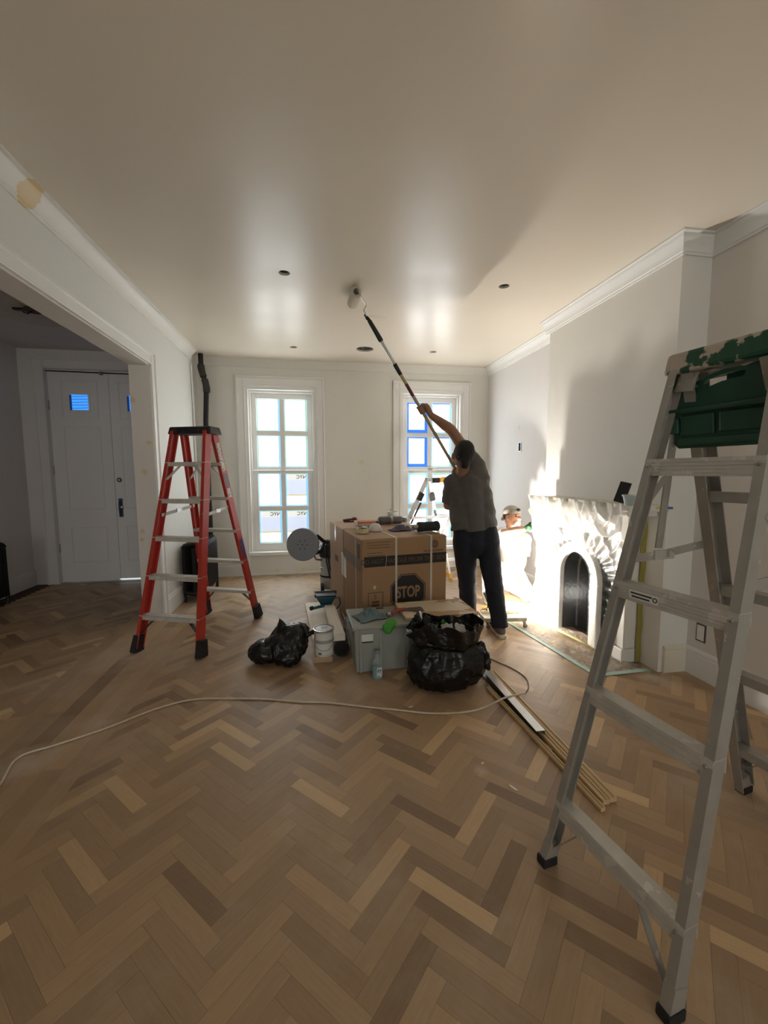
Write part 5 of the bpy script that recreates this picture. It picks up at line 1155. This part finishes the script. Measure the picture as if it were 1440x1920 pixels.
# ================================================================== people
skin1 = mat('skin_tan', (150, 108, 84), .55, var=.06, scale=20); skin2 = mat('skin_fair', (206, 160, 136), .5, var=.05, scale=20)
hair_m = mat('dark_hair', (30, 25, 22), .7, var=.2, scale=60, bump=.5, bscale=160)
def cloth(name, c, b=.35, sc=10): return mat(name, c, .85, var=.1, scale=6, bump=b, bscale=sc)
def hand(wrist, c, axis, b_sign, r_obj, R=.0085):
    """palm and five fingers closed round a rod at c along axis"""
    axis = axis.normalized(); n = (wrist-c); n = (n-axis*n.dot(axis)).normalized(); b = axis.cross(n)*b_sign; P = []
    rr = r_obj+R*.8; pc_ = c+n*(r_obj+.018)
    P.append(('c', wrist, .026, pc_+n*.02, .03)); P.append(('c', pc_-axis*.028+n*.006, .02, pc_+axis*.03+n*.006, .02))
    for i, (ln, rd_) in enumerate(((1, .0085), (1.08, .009), (1.0, .0088), (.85, .0078))):
        o = axis*((i-1.5)*.0195); pts = [c+o+(n*math.cos(t)+b*math.sin(t))*(rr+(.006 if t < .6 else 0)) for t in [rad(10+ln*235*k/5) for k in range(6)]]
        for k in range(5): P.append(('c', pts[k], rd_, pts[k+1], rd_*.96))
    o = axis*(-.036); pts = [c+o+(n*math.cos(t)-b*math.sin(t))*(rr+.004) for t in [rad(15+150*k/3) for k in range(4)]]
    for k in range(3): P.append(('c', pts[k], .0105, pts[k+1], .0095))
    return P
# ---- painter with the pole
PD = 3.44
pel = W(892, 1008, PD); hipR, hipL = W(914, 1020, PD-.03), W(872, 1020, PD+.03)
knR, knL = W(925, 1094, 3.33), W(876, 1094, 3.50); anR, anL = W(938, 1170, 3.24), W(881, 1166, 3.53)
waist = W(890, 975, PD+.01); chest = W(879, 925, PD+.05); shR, shL = W(893, 874, PD+.11), W(849, 906, PD+.07)
neck = W(868, 884, PD+.04); head = W(868, 853, PD+.01)
hR = onpole(769); elR = W(846, 806, 3.62); wrR = hR+(elR-hR).normalized()*.085+Vector((.015, -.01, 0))
elL = W(841, 947, 3.56); hL = onpole(885); wrL = hL+(elL-hL).normalized()*.08
pt = empty('person', Vector(((anR.x+anL.x)/2, (anR.y+anL.y)/2, 0)), 'person in grey T-shirt and dark jeans reaching up with the roller pole', 'person')
body = [('c', pel, .095, waist, .095), ('c', waist, .095, chest, .10), ('c', chest+Vector((-.04, 0, 0)), .09, shL, .06), ('c', chest+Vector((.05, 0, 0)), .09, shR, .065), ('c', chest, .09, neck, .055), ('c', neck, .055, head+Vector((0, 0, -.03)), .058),
        ('e', head, (.078, .098, .115), (8, 0, 20)), ('e', head+Vector((-.03, .075, -.045)), (.045, .04, .045)), ('c', head+Vector((-.052, .09, -.005)), .012, head+Vector((-.058, .108, -.025)), .013), ('e', head+Vector((-.084, .015, -.01)), (.012, .02, .03), (0, 0, 15)), ('e', head+Vector((.08, -.01, -.01)), (.012, .02, .03), (0, 0, 15)),
        ('c', hipR, .09, knR, .06), ('c', knR, .06, anR, .042), ('c', hipL, .09, knL, .06), ('c', knL, .06, anL, .042), ('c', anR, .04, anR+Vector((.0, .12, -.05)), .03), ('c', anL, .04, anL+Vector((.0, .12, -.05)), .03),
        ('c', shR, .058, elR, .046), ('c', elR, .047, elR.lerp(wrR, .3), .048), ('c', elR.lerp(wrR, .3), .048, wrR, .029), ('c', shL, .055, elL, .046), ('c', elL, .046, wrL, .028)]
body += hand(wrR, hR, pd, 1, .0145)+hand(wrL, hL, pd, -1, .0145)
blob('body', body, .0062, skin1, pt, sm=3)
blob('hair', [('e', head+Vector((.006, -.016, .018)), (.086, .10, .112), (8, 0, 20)), ('c', head+Vector((.0, -.05, -.05)), .05, head+Vector((.0, -.045, -.085)), .036)], .008, hair_m, pt, sm=3, disp=lambda c: .004*noise.noise(c*60))
tee = cloth('grey_tee', (92, 88, 84), .4, 9)
wr = lambda c: .012*noise.noise(Vector((c.x*7, c.y*7, c.z*16)))+.007*math.sin(c.z*46+c.x*30)*max(0, noise.noise(c*5)+.2)
slL = elL.lerp(shL, .06); slR = shR.lerp(elR, .42)
blob('t_shirt', [('c', W(871, 992, PD+.02), .118, W(862, 922, PD+.06), .112, 'a'), ('c', W(909, 990, PD-.01), .115, W(893, 900, PD+.05), .115, 'a'), ('c', W(890, 996, PD), .13, W(880, 915, PD+.04), .14, 'a'), ('c', W(862, 922, PD+.06), .11, shL, .082), ('c', W(893, 900, PD+.05), .112, shR, .088), ('c', W(880, 905, PD+.05), .12, neck+Vector((0, 0, -.02)), .072, 'b'),
                 ('c', shL, .082, slL, .066, 'b'), ('c', shR, .085, slR, .066, 'b')], .009, tee, pt, sm=4, disp=wr)
jean = cloth('dark_jeans', (24, 28, 40), .45, 14)
wj = lambda c: .006*noise.noise(Vector((c.x*12, c.y*12, c.z*20)))
blob('jeans', [('c', W(874, 1000, PD+.02), .11, hipL, .112), ('c', W(911, 1000, PD-.02), .108, hipR, .108), ('c', W(892, 1000, PD), .12, W(892, 1018, PD), .12), ('c', hipL, .108, knL, .08), ('c', knL, .08, anL+Vector((0, 0, -.02)), .066, 'b'), ('c', hipR, .105, knR, .08), ('c', knR, .08, anR+Vector((0, 0, -.03)), .068, 'b')], .009, jean, pt, sm=4, disp=wj)
shm = mat('grey_suede', (104, 98, 92), .8, var=.1, bump=.1); solem = mat('sole_offwhite', (206, 196, 182), .6, var=.05)
for an, ry in ((anR, .12), (anL, -.2)):
    d_ = Vector((math.sin(ry), math.cos(ry), 0)); g0 = Vector((an.x, an.y, 0))
    sh_ = blob('shoe', [('c', g0+Vector((0, 0, .075)), .044, g0+d_*.09+Vector((0, 0, .055)), .043), ('c', g0-d_*.03+Vector((0, 0, .05)), .038, g0+d_*.20+Vector((0, 0, .042)), .036), ('c', g0+Vector((0, 0, .07)), .045, g0+Vector((0, 0, .125)), .048, 'b')], .007, shm, pt, sm=3)
    mb = MB(); P2 = [(-.085, -.03), (-.09, 0), (-.085, .03), (-.03, .042), (.08, .046), (.17, .04), (.225, .018), (.235, 0), (.225, -.018), (.17, -.04), (.08, -.046), (-.03, -.042)]
    plate('sole', [(a_*1.0, b__) for a_, b__ in P2], [], .028, mtx(g0+Vector((0, 0, .001)), d_, Vector((-d_.y, d_.x, 0))), solem, sh_, bevel=.006)
# ---- kneeling helper
KD = 4.22
kh = W(960, 969, KD-.04); kn = W(957, 998, KD); kc = W(958, 1025, KD+.03); kpel = W(952, 1066, KD+.08)
ksR, ksL = W(936, 1003, KD-.02), W(982, 1012, KD+.06)
keR = W(958, 997, KD-.24); khR = Vector((2.20, 3.83, .86)); 
hand_px = W(1000, 989, 3.86); khR = hand_px
keL = W(979, 1056, KD-.02); khL = W(964, 1096, KD-.16)
kkL = W(988, 1112, 4.10); kkL.z = .075; kaL = Vector((kkL.x-.02, kkL.y+.40, .06))
kkR = W(918, 1062, 3.98); kaR = at(913, 1112, z=.09); 
kp = empty('person', Vector((kpel.x, kpel.y, 0)), 'kneeling person in white T-shirt, pale trousers and backwards cap by fireplace', 'person')
kneck = kn
fwd = (Vector((2.6, 2.9, 1.2))-kh); fwd.z = .02; fwd.normalize(); rgt = fwd.cross(Vector((0, 0, 1)))   # looking toward the fireplace
hyaw = math.degrees(math.atan2(-fwd.x, fwd.y))
kb = [('c', kpel, .13, kc+Vector((0, 0, -.1)), .125), ('c', kc+Vector((0, 0, -.1)), .125, kc, .14), ('c', kc, .12, ksR, .07), ('c', kc, .12, ksL, .07), ('c', kc, .10, kneck, .058), ('c', kneck, .055, kh+Vector((0, 0, -.03)), .056),
      ('e', kh, (.075, .095, .115), (0, 0, hyaw)), ('e', kh+fwd*.06+Vector((0, 0, -.06)), (.05, .05, .05)), ('c', kh+fwd*.092+Vector((0, 0, .012)), .011, kh+fwd*.112+Vector((0, 0, -.018)), .015), ('c', kh+fwd*.088+rgt*.025+Vector((0, 0, .028)), .011, kh+fwd*.088-rgt*.025+Vector((0, 0, .028)), .011),
      ('e', kh+rgt*.077+Vector((0, 0, -.005)), (.012, .02, .032), (0, 0, hyaw)), ('e', kh-rgt*.077+Vector((0, 0, -.005)), (.012, .02, .032), (0, 0, hyaw)), ('c', kh+fwd*.092+rgt*.02+Vector((0, 0, -.055)), .009, kh+fwd*.092-rgt*.02+Vector((0, 0, -.055)), .009),
      ('c', ksR, .055, keR, .045), ('c', keR, .046, keR.lerp(khR, .35), .046), ('c', keR.lerp(khR, .35), .046, khR+(keR-khR).normalized()*.08, .03), ('c', ksL, .055, keL, .045), ('c', keL, .046, khL+(keL-khL).normalized()*.08, .03),
      ('c', kpel+Vector((.07, 0, -.02)), .09, kkL, .06), ('c', kkL, .06, kaL, .045), ('c', kpel+Vector((-.07, 0, -.02)), .09, kkR, .06), ('c', kkR, .06, kaR, .045)]
kb += hand(khR+(keR-khR).normalized()*.085, khR+(khR-keR).normalized()*.012, Vector((.2, .3, 1)), 1, .016)+hand(khL+(keL-khL).normalized()*.085, khL, Vector((1, .2, 0)), 1, .016)
blob('body', kb, .0062, skin2, kp, sm=2)
eye = mat('eye_dark', (40, 28, 22), .3)
for s_ in (-1, 1): o = blob('eye', [('e', kh+fwd*.083+rgt*s_*.029+Vector((0, 0, .012)), (.011, .011, .007))], .003, eye, kp, sm=1)
blob('lips', [('c', kh+fwd*.099+rgt*.018+Vector((0, 0, -.056)), .005, kh+fwd*.099-rgt*.018+Vector((0, 0, -.056)), .005)], .0025, mat('lip', (158, 92, 84), .5), kp, sm=1)
wtee = cloth('white_tee', (236, 234, 228), .3, 9)
blob('t_shirt', [('c', kpel+Vector((0, -.01, .06)), .145, kc+Vector((0, 0, -.08)), .138, 'a'), ('c', kc+Vector((0, 0, -.1)), .138, kc+Vector((0, 0, .01)), .142), ('c', kc, .13, ksR, .082), ('c', kc, .13, ksL, .082), ('c', kc, .11, kneck+Vector((0, 0, -.05)), .075, 'b'), ('c', ksL, .082, ksL.lerp(keL, .68), .078, 'b'), ('c', ksR, .08, ksR.lerp(keR, .45), .07, 'b')], .009, wtee, kp, sm=3, disp=wr)
ktr = cloth('pale_trousers', (196, 192, 182), .4, 12)
blob('trousers', [('c', kpel+Vector((0, 0, .03)), .135, kpel+Vector((0, 0, -.03)), .13), ('c', kpel+Vector((.07, 0, -.02)), .105, kkL, .085), ('c', kkL+Vector((0, 0, .012)), .085, kaL+Vector((0, 0, .005)), .06, 'b'), ('c', kpel+Vector((-.07, 0, -.02)), .105, kkR, .08), ('c', kkR, .08, kaR, .062, 'b')], .009, ktr, kp, sm=3, disp=wj)
capk = cloth('cap_cloth', (190, 184, 170), .2, 30)
co = blob('cap', [('e', kh+Vector((0, 0, .045))-fwd*.008, (.085, .105, .082), (0, 0, hyaw)), ('c', kh-fwd*.08+Vector((0, 0, .015)), .03, kh-fwd*.135+Vector((0, 0, -.035)), .02)], .007, capk, kp, sm=3)
for v in co.data.vertices:
    r_ = (v.co-kh); lim = .035+r_.dot(fwd)*.12
    if r_.dot(fwd) > -.06 and v.co.z-kh.z < lim: v.co.z = kh.z+lim
blob('cap_badge', [('e', kh+fwd*.088+Vector((0, 0, .082)), (.028, .012, .018), (25, 0, hyaw))], .004, blk, co, sm=1)
hr = blob('hair', [('e', kh+Vector((0, 0, .02))-fwd*.02, (.08, .088, .09), (0, 0, hyaw))], .008, mat('brown_hair', (66, 44, 30), .7, var=.2), kp, sm=2)
gl1 = mat('green_black_glove', (52, 78, 52), .6, var=.2, scale=30, speck=((76, 170, 84), 16, .56)); gl2 = mat('white_glove', (232, 230, 224), .7, var=.05)
ghand = lambda w_, c_, ax: [(q[0], q[1], q[2]+.004, q[3], q[4]+.004) for q in hand(w_, c_, ax, 1, .016)]
blob('glove', ghand(khR+(keR-khR).normalized()*.075, khR+(khR-keR).normalized()*.012, Vector((.2, .3, 1))), .005, gl1, kp, sm=2)
blob('glove', ghand(khL+(keL-khL).normalized()*.075, khL, Vector((1, .2, 0))), .005, gl2, kp, sm=2)
for an, d_ in ((Vector((kaR.x, kaR.y, 0)), Vector((-.2, -1, 0)).normalized()), (Vector((kaL.x, kaL.y+.03, 0)), Vector((0, .3, 0)).normalized())):
    sh_ = blob('shoe', [('c', an+Vector((0, 0, .06)), .043, an+d_*.12+Vector((0, 0, .04)), .034), ('c', an-d_*.03+Vector((0, 0, .045)), .04, an+d_*.17+Vector((0, 0, .036)), .03), ('c', an+Vector((0, 0, .06)), .043, an+Vector((0, 0, .105)), .046, 'b')], .007, white_pl, kp, sm=3)
    plate('sole', [(-.075, -.03), (-.08, 0), (-.075, .03), (.08, .042), (.17, .034), (.205, 0), (.17, -.034), (.08, -.042)], [], .02, mtx(an+Vector((0, 0, .001)), d_, Vector((-d_.y, d_.x, 0))), solem, sh_, bevel=.005)

# ---- plaster chips fallen on the floor
chipm = mat('plaster_chip', (224, 218, 206), .8, var=.05)
for (px, py, l, w_, r_, lb) in ((962, 1478, .05, .012, 2.0, 'long white plaster chip on floor between mouldings and cable'), (905, 1432, .02, .012, .4, 'small white plaster crumb on floor near the metal channel end'), (770, 1326, .03, .01, .2, 'white plaster flake on floor before the large black sack'), (214, 1150, .02, .015, 0, 'tiny white plaster crumb on the hall floor')):
    p = at(px, py, z=0); d_ = Vector((math.cos(r_), math.sin(r_), 0)); n_ = Vector((-d_.y, d_.x, 0))
    pts = [(-l/2, -w_*.3), (-l*.2, -w_*.5), (l*.3, -w_*.35), (l/2, .1*w_), (l*.2, w_*.5), (-l*.3, w_*.4)]
    tag(plate('plaster_chip', pts, [], .004, mtx(p+Vector((0, 0, .0005)), d_, n_), chipm, None, bevel=.001), lb, 'plaster chip')
